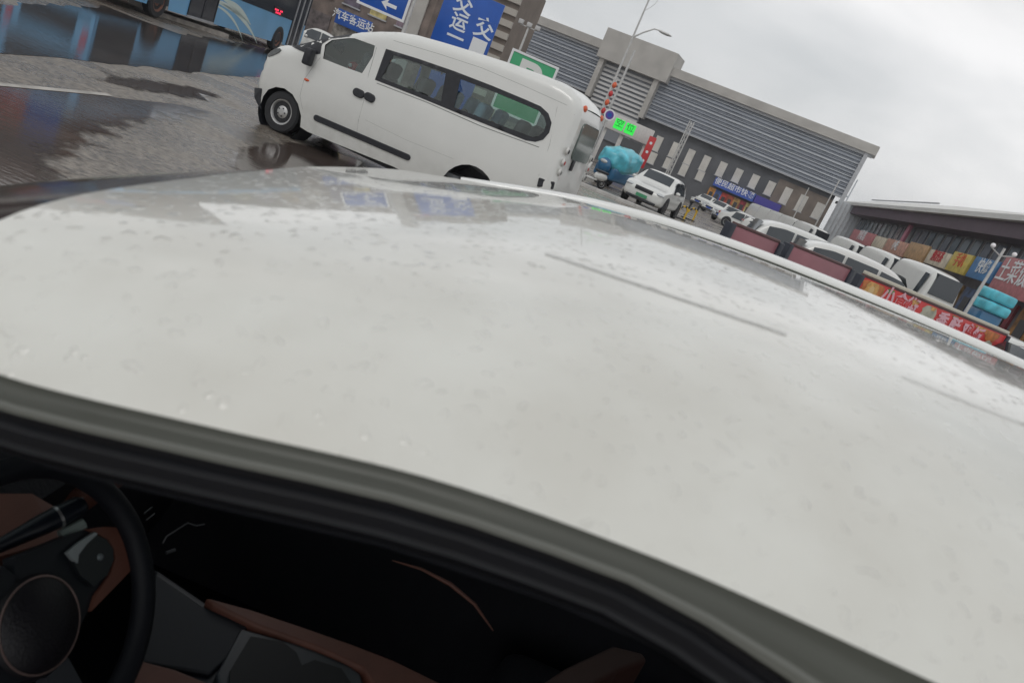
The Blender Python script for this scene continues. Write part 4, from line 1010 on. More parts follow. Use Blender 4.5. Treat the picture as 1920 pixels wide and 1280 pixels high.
ua, za_ = SP_.uz(636, 34); ub, zb_ = SP_.uz(700, 56)
m_ = MB(); m_.bev((ua, -.6, (za_ + zb_) / 2 - .55), (ub, -.35, (za_ + zb_) / 2 + .55), BLUE, .03); q = m_.build('shop_sign', SR)
text('sign_lettering', '汽车客运站', .72, up((ua + ub) / 2, -.62, (za_ + zb_) / 2), SIGNW, q, bold=.01)
# grey column and louvre block behind the blue board
cA = AY(787, 20, 60)
c_ = empty('concrete_column', (cA.x, 60, 0), 0, 'grey concrete column standing left of the large blue board', 'column'); m_ = MB(); m_.bev((-.55, -.55, 0), (.55, .55, 12), CONC, .05); m_.bev((-.75, -.75, 3.0), (.75, .75, 3.4), CONC, .05); m_.build('shaft', c_)
pA = AY(815, 40, 66)
c_ = empty('louvred_wing', (pA.x, 66, 0), R(-10), 'pale and brown striped wing with a red sign behind the large blue board', 'building'); m_ = MB(); m_.box((-1.6, 0, 0), (6.5, 6, 11), WALLB); m_.build('wall', c_)
m_ = MB(); [m_.box((-1.7, -.3, .6 + z_ * .95), (6.5, -.003, 1.1 + z_ * .95), mat('pale_slat', (.45, .42, .38), .6)) for z_ in range(11)]; m_.build('slats', c_)
WP = Plane((pA.x, 66, 0), R(-10)); ua, za_ = WP.uz(806, 8); ub, zb_ = WP.uz(842, 12)
m_ = MB(); m_.bev((ua, -.7, zb_ - .6), (ub + .3, -.4, zb_ + 2.2), RED, .03); m_.build('red_sign', c_)

# ================================================================== SIGNS AND POLES
def board_obj(name, label, cat, px, py, Y, w, h, mt, frame=None, ang=0., ztop=None, legs=True, th=.12):
    """standing board whose top right corner is seen at (px, py)"""
    C_ = AY(px, py, Y); o = empty(name, (C_.x - w * math.cos(ang), C_.y - w * math.sin(ang), 0), ang, label, cat)
    m_ = MB(); m_.bev((0, 0, C_.z - h), (w, th, C_.z), mt, .01); b_ = m_.build('board', o)
    if frame:
        m_ = MB(); f = .07
        for lo, hi in (((-f, -.02, C_.z), (w + f, th, C_.z + f)), ((-f, -.02, C_.z - h - f), (w + f, th, C_.z - h)), ((-f, -.02, C_.z - h), (0, th, C_.z)), ((w, -.02, C_.z - h), (w + f, th, C_.z))): m_.box(lo, hi, frame)
        m_.build('frame', o)
    if legs:
        for x_ in (.2, w - .2): m_ = MB(); m_.tube([(x_, th + .06, 0), (x_, th + .06, C_.z - .1)], .05, POLE); m_.build('post', o)
    return o, b_, C_.z
# large blue board
Yb = 26
cTR = AY(947, 11, Yb); cTL = AY(845, -36, Yb); wB = cTR.x - cTL.x
cBR = AY(915, 110, Yb)
o, b_, zt_ = board_obj('blue_board', 'large blue board with white upright lettering standing behind the van roof', 'sign', 947, 11, Yb, wB, 3.6, BLUE, None)
LWH = mat('board_lettering_white', (.75, .8, .86), .5)
BPn = Plane((cTR.x - wB, Yb, 0), 0)
for (ch, px, py, sz) in (('交', 868, 15, .66), ('运', 859, 48, .58), ('一', 851, 77, .62), ('交', 906, 61, .68)):
    uu, zz = BPn.uz(px, py); text('lettering', ch, sz, up(uu, -.006, zz), LWH, b_, bold=.011, depth=.005)
uu, zz = BPn.uz(894, 94); m_ = MB(); m_.box((uu - .26, -.012, zz - .42), (uu + .26, -.003, zz + .34), SIGNW); m_.build('blank_notice', b_)
# green P board
o, b_, zt_ = board_obj('parking_board', 'green parking board with white frame and letter P behind the van roof', 'sign', 1043, 130, 25, 1.45, 1.8, mat('sign_green', (.04, .36, .16), .5), SIGNW)
text('letter', 'P', 1.7, up(.68, -.006, zt_ - .98), mat('letter_white', (.72, .74, .72), .5), b_, bold=.03, depth=.004)
# floodlight pole above it
def pole_obj(name, label, foot, top, Y, r0, r1, cat='lamp post', group=None):
    T = AY(*top, Y); o = empty(name, (T.x, Y, 0), 0, label, cat, group)
    m_ = MB(); m_.tube([(0, 0, 0), (0, 0, T.z)], [r0, r1], POLE, n=10); m_.build('pole', o); return o, T.z
o, zt_ = pole_obj('floodlight_pole', 'thin pole with three small floodlights above the green parking board', None, (991, 52), 45, .10, .06)
m_ = MB(); m_.tube([(-.5, 0, zt_), (.5, 0, zt_)], .03, POLE); m_.build('crossbar', o)
for x_ in (-.5, 0, .5): m_ = MB(); m_.bev((x_ - .14, -.15, zt_ + .02), (x_ + .14, .1, zt_ + .26), mat('floodlight_body', (.5, .5, .5), .4), .02); m_.build('floodlight', o)
# direction sign with arrow
o, b_, zt_ = board_obj('direction_sign', 'blue direction sign with white left arrow above the van', 'sign', 775, -25, 24, 1.42, 1.0, BLUE, SIGNW, th=.05, legs=False)
DPn = Plane((o.location.x, 24, 0), 0); uu, zz = DPn.uz(730, 10)
cz_ = zz
m_ = MB(); m_.prism([(uu - .26, cz_), (uu - .03, cz_ + .17), (uu - .08, cz_ + .05), (uu + .24, cz_ + .05), (uu + .24, cz_ - .05), (uu - .08, cz_ - .05), (uu - .03, cz_ - .17)], -.01, -.004, SIGNW); m_.build('arrow', b_)
m_ = MB(); m_.tube([(1.55, .1, 0), (1.55, .1, zt_ + .3)], .06, POLE); m_.tube([(0.2, .1, zt_ - .3), (1.55, .1, zt_ - .3)], .03, POLE); m_.build('post', o)
text('lettering', '出口', .34, up(.95, -.006, zt_ - .22), SIGNW, b_, depth=.004)
# tall twin mast with street lamp arm
Ym = 40
T = AY(1234, -40, Ym); o = empty('street_lamp', (T.x - .0, Ym, 0), 0, 'tall thin street lamp with one curved arm before the station tower', 'lamp post')
Tb = AY(1212, 48, Ym); Tarm = AY(1208, 75, Ym); Th = AY(1262, 70, Ym)
m_ = MB(); m_.tube([(0, 0, 0), (0, 0, T.z)], [.09, .035], POLE, n=10); m_.build('pole', o)
m_ = MB(); dx_ = (Th.x - Tarm.x); za0 = Tarm.z; m_.tube([(0, 0, za0 - .1), (dx_ * .3, 0, za0 + .28), (dx_ * .65, 0, Th.z), (dx_, 0, Th.z + .05)], [.05, .04, .035, .03], POLE, n=8); m_.build('arm', o)
m_ = MB(); m_.ball((dx_ + .15, 0, Th.z), (.36, .12, .07), POLE, n=12); m_.build('lamp_head', o)
m_ = MB(); m_.tube([(.05 + .35 * math.sin(k / 12 * math.pi), 0, T.z - .2 - k * .11) for k in range(13)], .012, POLE, n=6); m_.build('cable_loop', o)
o, zt_ = pole_obj('antenna_mast', 'pale slender mast beside the tall street lamp', None, (1190, 95), 42, .08, .06, cat='mast')
# lattice mast
o2 = empty('lattice_mast', (AY(1298, 228, 60).x, 60, 0), 0, 'pale lattice mast in front of the louvred facade, right of the parking gantry', 'mast'); zt_ = AY(1298, 228, 60).z
m_ = MB()
for dx, dy in ((-.17, 0), (.17, 0), (0, .28)): m_.tube([(dx, dy, 0), (dx, dy, zt_)], .045, POLE, n=6)
zz = .3
while zz < zt_ - .4: m_.tube([(-.17, 0, zz), (.17, 0, zz + .4)], .02, POLE, n=5); m_.tube([(.17, 0, zz), (0, .28, zz + .4)], .02, POLE, n=5); zz += .4
m_.build('lattice', o2)
pole_obj('flag_pole', 'thin pole near the right end of the station facade, the taller one', None, (1574, 338), 66, .07, .05, cat='pole')
pole_obj('flag_pole', 'thin short pole left of the taller one at the right end of the facade', None, (1517, 352), 70, .06, .04, cat='pole')
o, zt_ = pole_obj('twin_lamp_post', 'white lamp post with two globe lamps in front of the market signs', None, (1884, 466), 24, .06, .04)
for x_ in (-.35, .35): m_ = MB(); m_.tube([(0, 0, zt_ - .25), (x_, 0, zt_ - .12)], .018, POLE, n=6); m_.ball((x_, 0, zt_ - .05), .075, mat('lamp_globe', (.85, .83, .85), .2)); m_.build('globe_lamp', o)
# no-parking roundel
C_ = AY(1143, 216, 36); o = empty('round_traffic_sign', (C_.x, 36, 0), 0, 'round blue and violet traffic sign with white rim right of the van tail', 'sign')
m_ = MB(); m_.lathe([(0, .26), (.03, .26)], SIGNW, M=Matrix.Translation((0, -.03, C_.z))); d_ = m_.build('disc', o)
m_ = MB(); m_.lathe([(-.008, .19), (-.003, .19)], mat('roundel_violet', (.10, .04, .32), .4), M=Matrix.Translation((0, -.03, C_.z))); m_.lathe([(-.014, .10), (-.009, .10)], BLUE, M=Matrix.Translation((0, -.03, C_.z)))
m_.build('roundel', d_); m_ = MB(); m_.tube([(0, .04, 0), (0, .04, C_.z + .25)], .035, POLE); m_.build('post', o)
# red lantern decoration on a post
C_ = AY(1152, 160, 38); o = empty('lantern_post', (C_.x, 38, 0), 0, 'post hung with a column of small red and orange lanterns beside the van tail', 'post')
m_ = MB(); m_.tube([(0, .12, 0), (0, .12, C_.z + .4)], .04, POLE); m_.build('post', o)
for k in range(5): m_ = MB(); m_.ball((0, 0, C_.z - k * .42), (.11, .11, .15), RED if k % 2 else ORANGE); m_.tube([(0, 0, C_.z - k * .42), (0, .1, C_.z + .2 - k * .42)], .01, BLK, n=5); m_.build('lantern', o)
# parking gantry with green LED sign
gA, gB = AY(1136, 226, 44), AY(1214, 262, 44); o = empty('parking_gantry', (gA.x, 44, 0), 0, 'white parking entrance gantry with bright green LED characters', 'gantry')
wg = gB.x - gA.x + .2; zg = (gA.z + gB.z) / 2 + .1
BOOTH = mat('gantry_white', (.62, .6, .58), .5, noise=.08)
m_ = MB(); m_.bev((0, 0, zg - .42), (wg, .7, zg + .45), BOOTH, .03); q = m_.build('beam', o)
LEDG = mat('led_green', (.02, .5, .05), .5, emit=(.04, 1, .10), es=.55); LEDD = mat('led_dark', (.01, .12, .03), .5)
for k_, ch_ in enumerate('空位'):
    xx_ = wg * .40 + (k_ - .5) * .66
    m_ = MB(); m_.box((xx_ - .28, -.02, zg - .27), (xx_ + .28, -.002, zg + .29), LEDG); pl_ = m_.build('led_panel', o)
    text('led_lettering', ch_, .46, up(xx_, -.024, zg + .0), LEDD, pl_, bold=.0, depth=.003)
for x_ in (.15, wg * .42, wg - .15): m_ = MB(); m_.bev((x_ - .12, .2, 0), (x_ + .12, .5, zg - .42), BOOTH, .02); m_.build('post', o)
m_ = MB(); m_.box((wg * .46, .55, .9), (wg - .35, .6, zg - .5), DGLASS); m_.box((wg * .46, .5, 0), (wg - .35, 1.6, .9), mat('booth_panel', (.22, .23, .3), .5)); m_.build('booth', o)
C_ = AY(1213, 285, 43); o = empty('red_upright_sign', (C_.x, 43, 0), R(0), 'narrow red upright sign with white dots beside the parking gantry', 'sign')
m_ = MB(); m_.bev((-.2, 0, C_.z - .9), (.2, .15, C_.z + .85), RED, .02); q = m_.build('board', o); m_ = MB(); [m_.lathe([(-.01, .08), (-.003, .08)], SIGNW, n=12, M=Matrix.Translation((0, 0, C_.z + z_))) for z_ in (.5, 0, -.5)]; m_.build('dots', q)
m_ = MB(); m_.box((-.05, .02, 0), (.05, .1, C_.z - .9), POLE); m_.build('post', o)

# ================================================================== PARKED CARS
def make_car(name, label, paint, L_, W_, H_, kind='sedan', group=None, plate=None):
    """front faces -x; origin on the ground under the middle"""
    o = empty(name, (0, 0, 0), 0, label, 'car', group); hw = W_ / 2; h = H_
    if kind == 'sedan': st = [(0, .35, .52, .56, .82), (.03, .24, .62, .68, .92), (.12, .2, .66, .74, .98), (.27, .2, .69, .80, 1), (.33, .2, .70, .87, 1), (.44, .2, .70, h * .975, 1), (.58, .2, .71, h, 1), (.72, .2, .72, h * .96, 1), (.86, .2, .73, .98, .99), (.95, .22, .72, .9, .95), (1, .36, .66, .8, .86)]
    elif kind == 'suv': st = [(0, .4, .62, .72, .84), (.03, .28, .8, .9, .93), (.1, .24, .88, .98, .98), (.24, .24, .92, 1.05, 1), (.29, .24, .93, 1.12, 1), (.40, .24, .94, h * .97, 1), (.56, .24, .95, h, 1), (.80, .24, .97, h * .985, 1), (.93, .24, .98, h * .9, .98), (.985, .3, .9, 1.05, .95), (1, .42, .8, .9, .88)]
    else: st = [(0, .38, .9, h * .55, .9), (.01, .26, 1.2, h * .8, .97), (.04, .24, 1.3, h * .93, .99), (.09, .24, 1.3, h * .97, 1), (.24, .24, 1.2, h * .99, 1), (.34, .24, 1.02, h, 1), (.85, .24, 1.02, h, 1), (.97, .26, 1.0, h * .96, .98), (.99, .3, 1.0, h * .8, .96), (1, .36, .9, 1.0, .92)]
    n = len(st); vs = []; fs = []
    def ring(s_):
        k, zl_, zb_, zt_, wf = s_; x = (k - .5) * L_; w = hw * wf; cab = max(0, min(1, (zt_ - zb_ - .2) / .35)); wt = w * (.97 - .20 * cab)
        half = [(0, zl_), (w * .86, zl_), (w * .985, zl_ + .12), (w, (zl_ + zb_) / 2 + .02), (w * .975, zb_), (w * .975 * (1 - cab) * 1. + (wt + .35 * (w * .975 - wt)) * cab, zb_ + (zt_ - zb_) * .55), (wt, zt_ - .05), (wt * .8, zt_ - .012), (0, zt_ + .01)]
        return [(x, -y_, z_) for y_, z_ in half] + [(x, y_, z_) for y_, z_ in half[-2:0:-1]]
    for s_ in st: vs += ring(s_)
    m = len(ring(st[0]))
    for i in range(n - 1):
        for j in range(m): fs.append((i * m + j, i * m + (j + 1) % m, (i + 1) * m + (j + 1) % m, (i + 1) * m + j))
    fs.append(list(range(m))); fs.append([(n - 1) * m + j for j in range(m - 1, -1, -1)])
    mb = MB(); mb.add(vs, fs, paint, True); body = mb.build('body', o, sub=1 if kind == 'bus' else 2, autosm=False)
    def at(k):
        for a_, b_ in zip(st, st[1:]):
            if k <= b_[0]: t = (k - a_[0]) / (b_[0] - a_[0]); return [a_[q] + (b_[q] - a_[q]) * t for q in range(5)]
        return list(st[-1])
    def sp(k, f, sd):   # point on the side glass, f 0 belt .. 1 roof
        _, zl_, zb_, zt_, wf = at(k); w = hw * wf; y0 = w * .975; y1 = w * .80; zz = zb_ + (zt_ - zb_) * f; return ((k - .5) * L_, sd * (y0 + (y1 - y0) * f ** 1.15 + .012), zz)
    rng = {'sedan': ((.385, .56), (.575, .76)), 'suv': ((.345, .53), (.545, .72), (.735, .9)), 'bus': ((.10, .2),)}[kind]
    for sd in (-1, 1):
        for (ka, kb) in rng:
            q = []; nn_ = 6; lo = [sp(ka + (kb - ka) * i / nn_, .10, sd) for i in range(nn_ + 1)]; hi = []
            for i in range(nn_ + 1):
                k = ka + (kb - ka) * i / nn_; hi.append(sp(k, .80, sd))
            if kind == 'sedan' and kb > .7: hi[-1] = sp(kb - .02, .6, sd)
            mb = MB(); mb.add(lo + hi, [(i, i + 1, nn_ + 2 + i, nn_ + 1 + i) for i in range(nn_)], DGLASS, False); mb.build('side_window', o)
    def top(ka, kb, nm, f=.86):
        vs = []; A = 5; B = 6
        for i in range(A + 1):
            k = ka + (kb - ka) * i / A; _, zl_, zb_, zt_, wf = at(k)
            for j in range(B + 1):
                t = -1 + 2 * j / B; vs.append(((k - .5) * L_ + (-.012 if ka < .5 else .012), t * hw * wf * .74 * f * (1.12 - .1 * (zt_ / h)), zt_ + .012 - .02 * t * t))
        mb = MB(); mb.add(vs, [(i * (B + 1) + j, i * (B + 1) + j + 1, (i + 1) * (B + 1) + j + 1, (i + 1) * (B + 1) + j) for i in range(A) for j in range(B)], DGLASS, True); mb.build(nm, o)
    if kind == 'sedan': top(.335, .43, 'windscreen'); top(.74, .85, 'rear_window')
    elif kind == 'suv': top(.292, .392, 'windscreen'); top(.935, .98, 'rear_window')
    else: top(.972, .988, 'rear_window')
    if kind == 'bus':
        mb = MB(); mb.prism([(-hw * .72, 1.55), (hw * .72, 1.55), (hw * .66, h * .93), (-hw * .66, h * .93)], -L_ / 2 - .03, -L_ / 2 + .3, DGLASS, axis='x'); mb.build('front_glass', o)
    # lamps, grille, plate, mirrors
    zg = .62 if kind == 'sedan' else .78
    for sd in (-1, 1):
        mb = MB(); mb.ball((-L_ / 2 + .16, sd * hw * .72, zg), (.16, .2, .075), LAMPG, n=12); mb.build('headlight', o)
        mb = MB(); mb.ball((L_ / 2 - .1, sd * hw * .75, zg + .18), (.1, .14, .08), mat('tail_light', (.4, .02, .02), .2), n=12); mb.build('tail_light', o)
        mb = MB(); kx = (rng[0][0] - .5) * L_; mb.ball((kx + .1, sd * (hw + .09), (at(.4)[2] + .13)), (.08, .11, .075), paint, n=10); mb.build('mirror', o)
    mb = MB(); mb.bev((-L_ / 2 - .01, -hw * .42, zg - .12), (-L_ / 2 + .1, hw * .42, zg + .04), BLK, .02); mb.bev((-L_ / 2 - .005, -hw * .7, .3), (-L_ / 2 + .12, hw * .7, .40), BLK, .02); mb.build('grille', o)
    mb = MB(); mb.box((-L_ / 2 - .03, -.24, .43), (-L_ / 2 - .012, .24, .56), plate or mat('plate_blue', (.02, .08, .4), .4)); mb.build('number_plate', o)
    rwh = .33 if kind == 'sedan' else .36
    for k in (.19, .80):
        x = (k - .5) * L_
        for sd in (-1, 1):
            mb = MB(); mb.lathe([(0, rwh * 1.18), (.02, rwh * 1.18)], BLK, n=20, M=Matrix.Translation((x, sd * (hw - .005) - (.02 if sd > 0 else 0), rwh + .02))); mb.build('wheel_arch', o)
            wheel(o, x, sd * (hw - .09), rwh, .2, sd, detail=False)
    return o
PGRN = mat('plate_green', (.06, .30, .15), .5)
def face(px, py, z=0.): return G(px, py, z)
def place(o, px, py, yaw_deg, z=0.):
    p = G(px, py, z); o.location = (p.x, p.y, 0); o.rotation_euler = (0, 0, R(yaw_deg)); return o
GP = 'cars parked in front of the station'
c0 = make_car('parked_car', 'white SUV with green number plate facing the kerb, right of the turquoise tricycle', WHITE, 4.5, 1.85, 1.66, 'suv', GP, PGRN)
p = G(1190, 384); c0.location = (p.x + .75, p.y + 1.2, 0); c0.scale = (1.06, 1.06, 1.06); c0.rotation_euler = (0, 0, R(72))
q1 = G(1312, 366); c1 = dup(c0, (q1.x, q1.y, 0), R(60), 'white SUV half hidden behind the green plated SUV', GP)
s0 = make_car('parked_car', 'small white saloon, farthest left of the row before the blue shop sign', WHITE, 4.6, 1.8, 1.46, 'sedan', GP)
q1 = AY(1326, 374, 80); s0.location = (q1.x, 80, 0); s0.rotation_euler = (0, 0, R(60))
def cp(src, px, py, yaw, lab, g_=GP): return dup(src, Vector((G(px, py).x, G(px, py).y, 0)), R(yaw), lab, g_)
dup(s0, (AY(1352, 388, 72).x, 72, 0), R(55), 'white saloon second from the left before the blue shop sign', GP); dup(s0, (AY(1412, 408, 56).x, 56, 0), R(150), 'white saloon behind the silver one, above the first pink barrier', GP)
sv = make_car('parked_car', 'silver saloon third from the left before the blue shop sign', SILV, 4.5, 1.8, 1.45, 'sedan', GP); sv.location = (AY(1381, 399, 61).x, 61, 0); sv.rotation_euler = (0, 0, R(50))
b0 = make_car('parked_car', 'large white hatchback side on above the first pink barrier', WHITE, 4.4, 1.8, 1.5, 'suv', GP)
pb = G(1440, 452, .35); b0.location = (pb.x, pb.y, 0); b0.rotation_euler = (0, 0, R(172))
k0 = make_car('parked_car', 'black saloon behind the gap between the pink barriers', BLKP, 4.6, 1.85, 1.5, 'sedan', GP)
pk = G(1512, 458, .5); k0.location = (pk.x, pk.y, 0); k0.rotation_euler = (0, 0, R(170))
# near white MPV behind the red banner
n0 = make_car('parked_car', 'near white SUV with arched roof directly behind the red banner', WHITE, 4.7, 1.85, 1.86, 'suv', GP)
pn = AY(1668, 508, 19.5); n0.location = (pn.x, 20.2, 0); n0.rotation_euler = (0, 0, R(176))
n1 = dup(n0, (pn.x - .4, 24.0, 0), R(180), 'white SUV one row behind the near one, right of the black saloon', GP)
pq = AY(1900, 600, 17.5)
w0 = make_car('parked_car', 'white saloon cut by the right edge, behind the end of the red banner', WHITE, 4.7, 1.85, 1.5, 'sedan', GP); w0.location = (pq.x + 1.6, 20.5, 0); w0.rotation_euler = (0, 0, R(5))
g0 = dup(sv, (AY(1912, 640, 15).x + 1.9, 17.5, 0), R(0), 'silver saloon at the right edge beside the red banner end', GP)
# minibus echelon
GM = 'tall white vans parked in echelon before the market'
mbus = make_car('box_van', 'white van nearest in the echelon before the market', WHITE, 4.6, 1.5, 2.6, 'bus', GM)
mbus['category'] = 'van'
spots = [(1785, 530, 31), (1702, 492, 39), (1632, 463, 49), (1548, 434, 58), (1515, 421, 64), (1490, 412, 69), (1467, 405, 74), (1447, 399, 79)]
names = ['nearest', 'second nearest', 'third nearest', 'fourth nearest', 'fifth nearest', 'third farthest', 'second farthest', 'farthest']
for i, (px, py, Y_) in enumerate(spots):
    p = AY(px, py, Y_); yaw = math.degrees(math.atan2(p.y, p.x)) + 24
    lab = 'tall white van, %s of the echelon before the market' % names[i]
    fx, fy = math.cos(R(yaw)) * 2.5, math.sin(R(yaw)) * 2.5
    if i == 0: mbus.location = (p.x + fx, p.y + fy, 0); mbus.rotation_euler = (0, 0, R(yaw)); mbus['label'] = lab
    else: dup(mbus, (p.x + fx, p.y + fy, 0), R(yaw), lab, GM)
# distant cars behind the van nose
d0 = cp(s0, 590, 62, 20, 'white car behind the van bonnet, near the bus front'); d0.location = (AY(596, 52, 44).x, 44, 0)
# turquoise covered tricycle
C_ = G(1142, 352); TR = empty('covered_tricycle', (C_.x, C_.y + .6, 0), R(60), 'cargo tricycle under a turquoise rain cover left of the white SUV', 'tricycle')
TR.scale = (1.22, 1.22, 1.15)
TQ = mat('turquoise_cover', (.09, .50, .62), .35, coat=.3, noise=.35, nscale=2.5, bump=.8, bscale=3); TQD = mat('deep_blue_panel', (.01, .12, .26), .3, coat=.5)
bm = bmesh.new(); bmesh.ops.create_icosphere(bm, subdivisions=4, radius=1)
from mathutils import noise as mn
for v_ in bm.verts:
    c = v_.co; z_ = c.z; e_ = 1.0
    x_ = math.copysign(abs(c.x)**.6, c.x) * 1.15; y_ = math.copysign(abs(c.y)**.65, c.y) * .62; zz = math.copysign(abs(z_)**.7, z_) * .55
    q = 1 + .10 * mn.noise(Vector((c.x * 2.2, c.y * 2.2, c.z * 2.2))) + .05 * mn.noise(Vector((c.x * 6, c.y * 6, c.z * 6)))
    v_.co = Vector((x_ * q, y_ * q, 1.18 + zz * q + (.14 if c.x > 0 else 0)))
me = bpy.data.meshes.new('rain_cover'); bm.to_mesh(me); bm.free(); me.materials.append(TQ)
for p_ in me.polygons: p_.use_smooth = True
link(bpy.data.objects.new('rain_cover', me), TR)
m_ = MB(); m_.bev((-1.0, -.5, .3), (1.1, .5, .9), TQD, .12, seg=3); m_.build('cargo_body', TR)
m_ = MB(); m_.ball((-1.15, -.0, .82), (.2, .32, .34), TQD); m_.build('front_cowl', TR); m_ = MB(); m_.ball((-1.32, 0, .98), (.06, .17, .08), LAMPG); m_.build('headlight', TR)
wheel(TR, -1.1, .05, .27, .1, -1, detail=False); wheel(TR, .75, -.5, .27, .12, -1, detail=False); wheel(TR, .75, .5, .27, .12, 1, detail=False)
# another turquoise tricycle at the right
C_ = AY(1862, 566, 26); st_ = empty('covered_stall', (C_.x, 26, 0), R(8), 'small stall with two bulging turquoise cover layers behind the banner at the right', 'stall')
zc_ = C_.z
m_ = MB(); m_.bev((-.38, -.35, .1), (.38, .35, zc_ - .36), TQD, .05); m_.build('stall_body', st_)
for z_ in (zc_ - .36, zc_ + .02): m_ = MB(); m_.bev((-.46, -.45, z_), (.46, .45, z_ + .36), TQ, .09, seg=3); m_.build('cover_layer', st_)
# small white scooter in front
C_ = G(1106, 348); sc = empty('scooter', (C_.x, C_.y + .4, 0), R(35), 'small white scooter parked between the van tail and the turquoise tricycle', 'scooter')
m_ = MB(); m_.tube([(-.55, 0, .25), (-.5, 0, .55), (-.4, 0, .95)], [.05, .09, .05], WHITE); m_.bev((-.45, -.14, .28), (.15, .14, .36), WHITE, .03); m_.ball((.35, 0, .52), (.38, .15, .2), WHITE); m_.build('body', sc)
m_ = MB(); m_.bev((.0, -.14, .68), (.65, .14, .78), BLK, .04); m_.build('seat', sc); m_ = MB(); m_.tube([(-.38, -.3, 1.0), (-.4, 0, .98), (-.38, .3, 1.0)], .018, BLK); m_.build('handlebar', sc)
wheel(sc, -.58, 0, .23, .09, -1, detail=False); wheel(sc, .55, 0, .23, .09, -1, detail=False)
# yellow and black striped parking posts
YB = mat('warning_yellow', (.7, .45, .03), .5)
for i, (px, py, lab) in enumerate(((1271, 409, 'left of two yellow and black parking bars right of the green plated SUV'), (1289, 411, 'right of two yellow and black parking bars right of the green plated SUV'))):
    C_ = G(px, py); o = empty('parking_bar', (C_.x, C_.y, 0), R(20), lab, 'parking bar', 'striped parking bars'); 
    m_ = MB()
    for k in range(6):
        q0 = Vector((-.3 + k * .1, 0, .12 + .55 * math.sin(k / 5 * math.pi * .6))); q1 = Vector((-.3 + (k + 1) * .1, 0, .12 + .55 * math.sin((k + 1) / 5 * math.pi * .6))); m_.tube([q0, q1], .05, YB if k % 2 else BLK, n=8)
    m_.tube([(.32, 0, 0), (.32, 0, .62)], .05, YB, n=8); m_.tube([(.32, 0, .62), (.32, 0, .9)], .05, BLK, n=8)
    m_.build('bar', o); m_ = MB(); m_.bev((-.4, -.1, 0), (.42, .1, .06), BLK, .02); m_.build('base', o)

# ================================================================== BARRIERS WITH POSTERS
GB = 'low roadside barriers with printed panels'
PINK = mat('faded_pink_poster', (.32, .125, .15), .45, noise=.14, nscale=1.2); PINKR = mat('crimson_edge', (.4, .02, .06), .5)
DKP = mat('barrier_post_dark', (.02, .025, .04), .5)
def barrier(name, pa, pb, Ya, Yb_, label, mt):
    A1 = AY(*pa, Ya); B1 = AY(*pb, Yb_); d = Vector((B1.x - A1.x, B1.y - A1.y, 0)); an = math.atan2(d.y, d.x); zt_ = (A1.z + B1.z) / 2
    o = empty(name, (A1.x, A1.y, 0), an, label, 'barrier', GB); w = d.length
    m_ = MB(); m_.bev((0, 0, .12), (w, .08, zt_), mt, .012); b_ = m_.build('panel', o)
    for x_ in (-.06, w + .06): m_ = MB(); m_.bev((x_ - .06, -.04, 0), (x_ + .06, .12, zt_ + .02), DKP, .015); m_.build('post', o)
    m_ = MB(); m_.bev((0, -.01, zt_), (w, .09, zt_ + .05), mat('barrier_cap', (.10, .05, .05), .5), .01); m_.build('cap', o)
    return o, b_, w, zt_, Plane((A1.x, A1.y, 0), an)
barrier('poster_barrier', (1378, 424), (1462, 455), 12.6, 13.4, 'pink panelled barrier at the left, before the parked cars', PINK)
barrier('poster_barrier', (1486, 462), (1596, 505), 13.7, 15.0, 'pink panelled barrier in the middle, before the black saloon', PINK)
REDP = mat('banner_red', (.56, .03, .03), .45, noise=.2, nscale=2)
o, b_, w, zt_, PL = barrier('banner_barrier', (1620, 519), (1888, 630), 15.5, 18.3, 'red food banner barrier with pink and white lettering at the right', REDP)
m_ = MB(); m_.bev((0.05, -.02, zt_ + .051), (w, .12, zt_ + .12), mat('cream_rail', (.6, .57, .48), .5), .012); m_.build('top_rail', o)
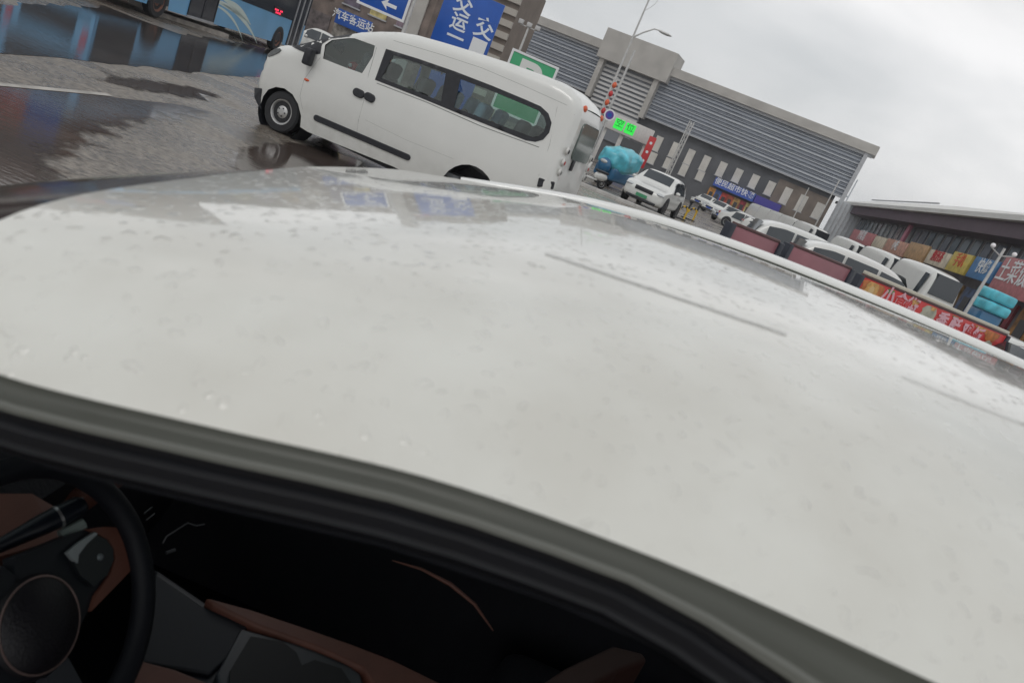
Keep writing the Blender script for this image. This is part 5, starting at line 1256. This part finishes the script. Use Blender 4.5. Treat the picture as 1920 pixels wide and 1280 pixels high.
OR1 = mat('food_orange', (.50, .17, .05), .5, noise=.4, nscale=6); OR2 = mat('food_yellow', (.62, .36, .12), .5, noise=.4, nscale=8); GR1 = mat('leaf_green', (.08, .26, .07), .5, noise=.3); PKL2 = mat('lettering_pink_white', (.72, .42, .48), .5); GREYD = mat('dish_grey', (.42, .42, .34), .5, noise=.3, nscale=5)
def blob(name, px, py, rx, rz_, mt, layer=1):
    uu, zz = PL.uz(px, py); P = [(uu + rx * math.cos(2 * math.pi * k / 20) * (1 + .12 * math.sin(3 * k)), zz + rz_ * math.sin(2 * math.pi * k / 20) * (1 + .12 * math.cos(2.3 * k))) for k in range(20)]
    P = [(max(.02, min(w - .02, x)), min(zt_ - .03, z)) for x, z in P]
    m_ = MB(); m_.prism(P, -.003 * layer - .002, -.003 * layer + .0005, mt); return m_.build(name, b_)
blob('printed_dish', 1635, 543, .36, .36, OR1, 1); blob('printed_dish_centre', 1634, 543, .2, .2, OR2, 2); blob('printed_dish_core', 1633, 544, .08, .09, mat('egg_yellow', (.7, .5, .25), .5), 3)
blob('printed_leaf', 1672, 544, .11, .09, GR1, 1); blob('printed_snack', 1719, 563, .12, .14, OR2, 1); blob('printed_plate', 1740, 588, .26, .22, GREYD, 1); blob('printed_snack', 1752, 576, .10, .09, OR2, 2)
blob('printed_leaf', 1794, 590, .15, .09, GR1, 1); blob('printed_flourish', 1842, 612, .24, .13, OR2, 1); blob('printed_dish', 1862, 624, .3, .22, OR1, 2); blob('printed_plate', 1848, 650, .2, .16, GREYD, 3)
for ch, px, py in (('小', 1662, 560), ('食', 1684, 571), ('街', 1705, 580), ('香', 1762, 606), ('酥', 1785, 616), ('鸡', 1808, 626), ('饭', 1828, 634)):
    uu, zz = PL.uz(px, py); text('banner_lettering', ch, .40, up(uu, -.012, zz), PKL2, b_, bold=.014, depth=.003)

# ================================================================== rainy air
m = bpy.data.materials.new('damp_air'); m.use_nodes = True; t = m.node_tree; t.nodes.clear()
o_ = N(t, 'ShaderNodeOutputMaterial'); pv = N(t, 'ShaderNodeVolumePrincipled'); pv.inputs['Color'].default_value = (.93, .95, 1, 1); pv.inputs['Density'].default_value = .0007
t.links.new(pv.outputs[0], o_.inputs['Volume'])
mb = MB(); mb.box((-420, -210, -1), (420, 610, 40), m); tag(mb.build('haze'), kind='stuff')
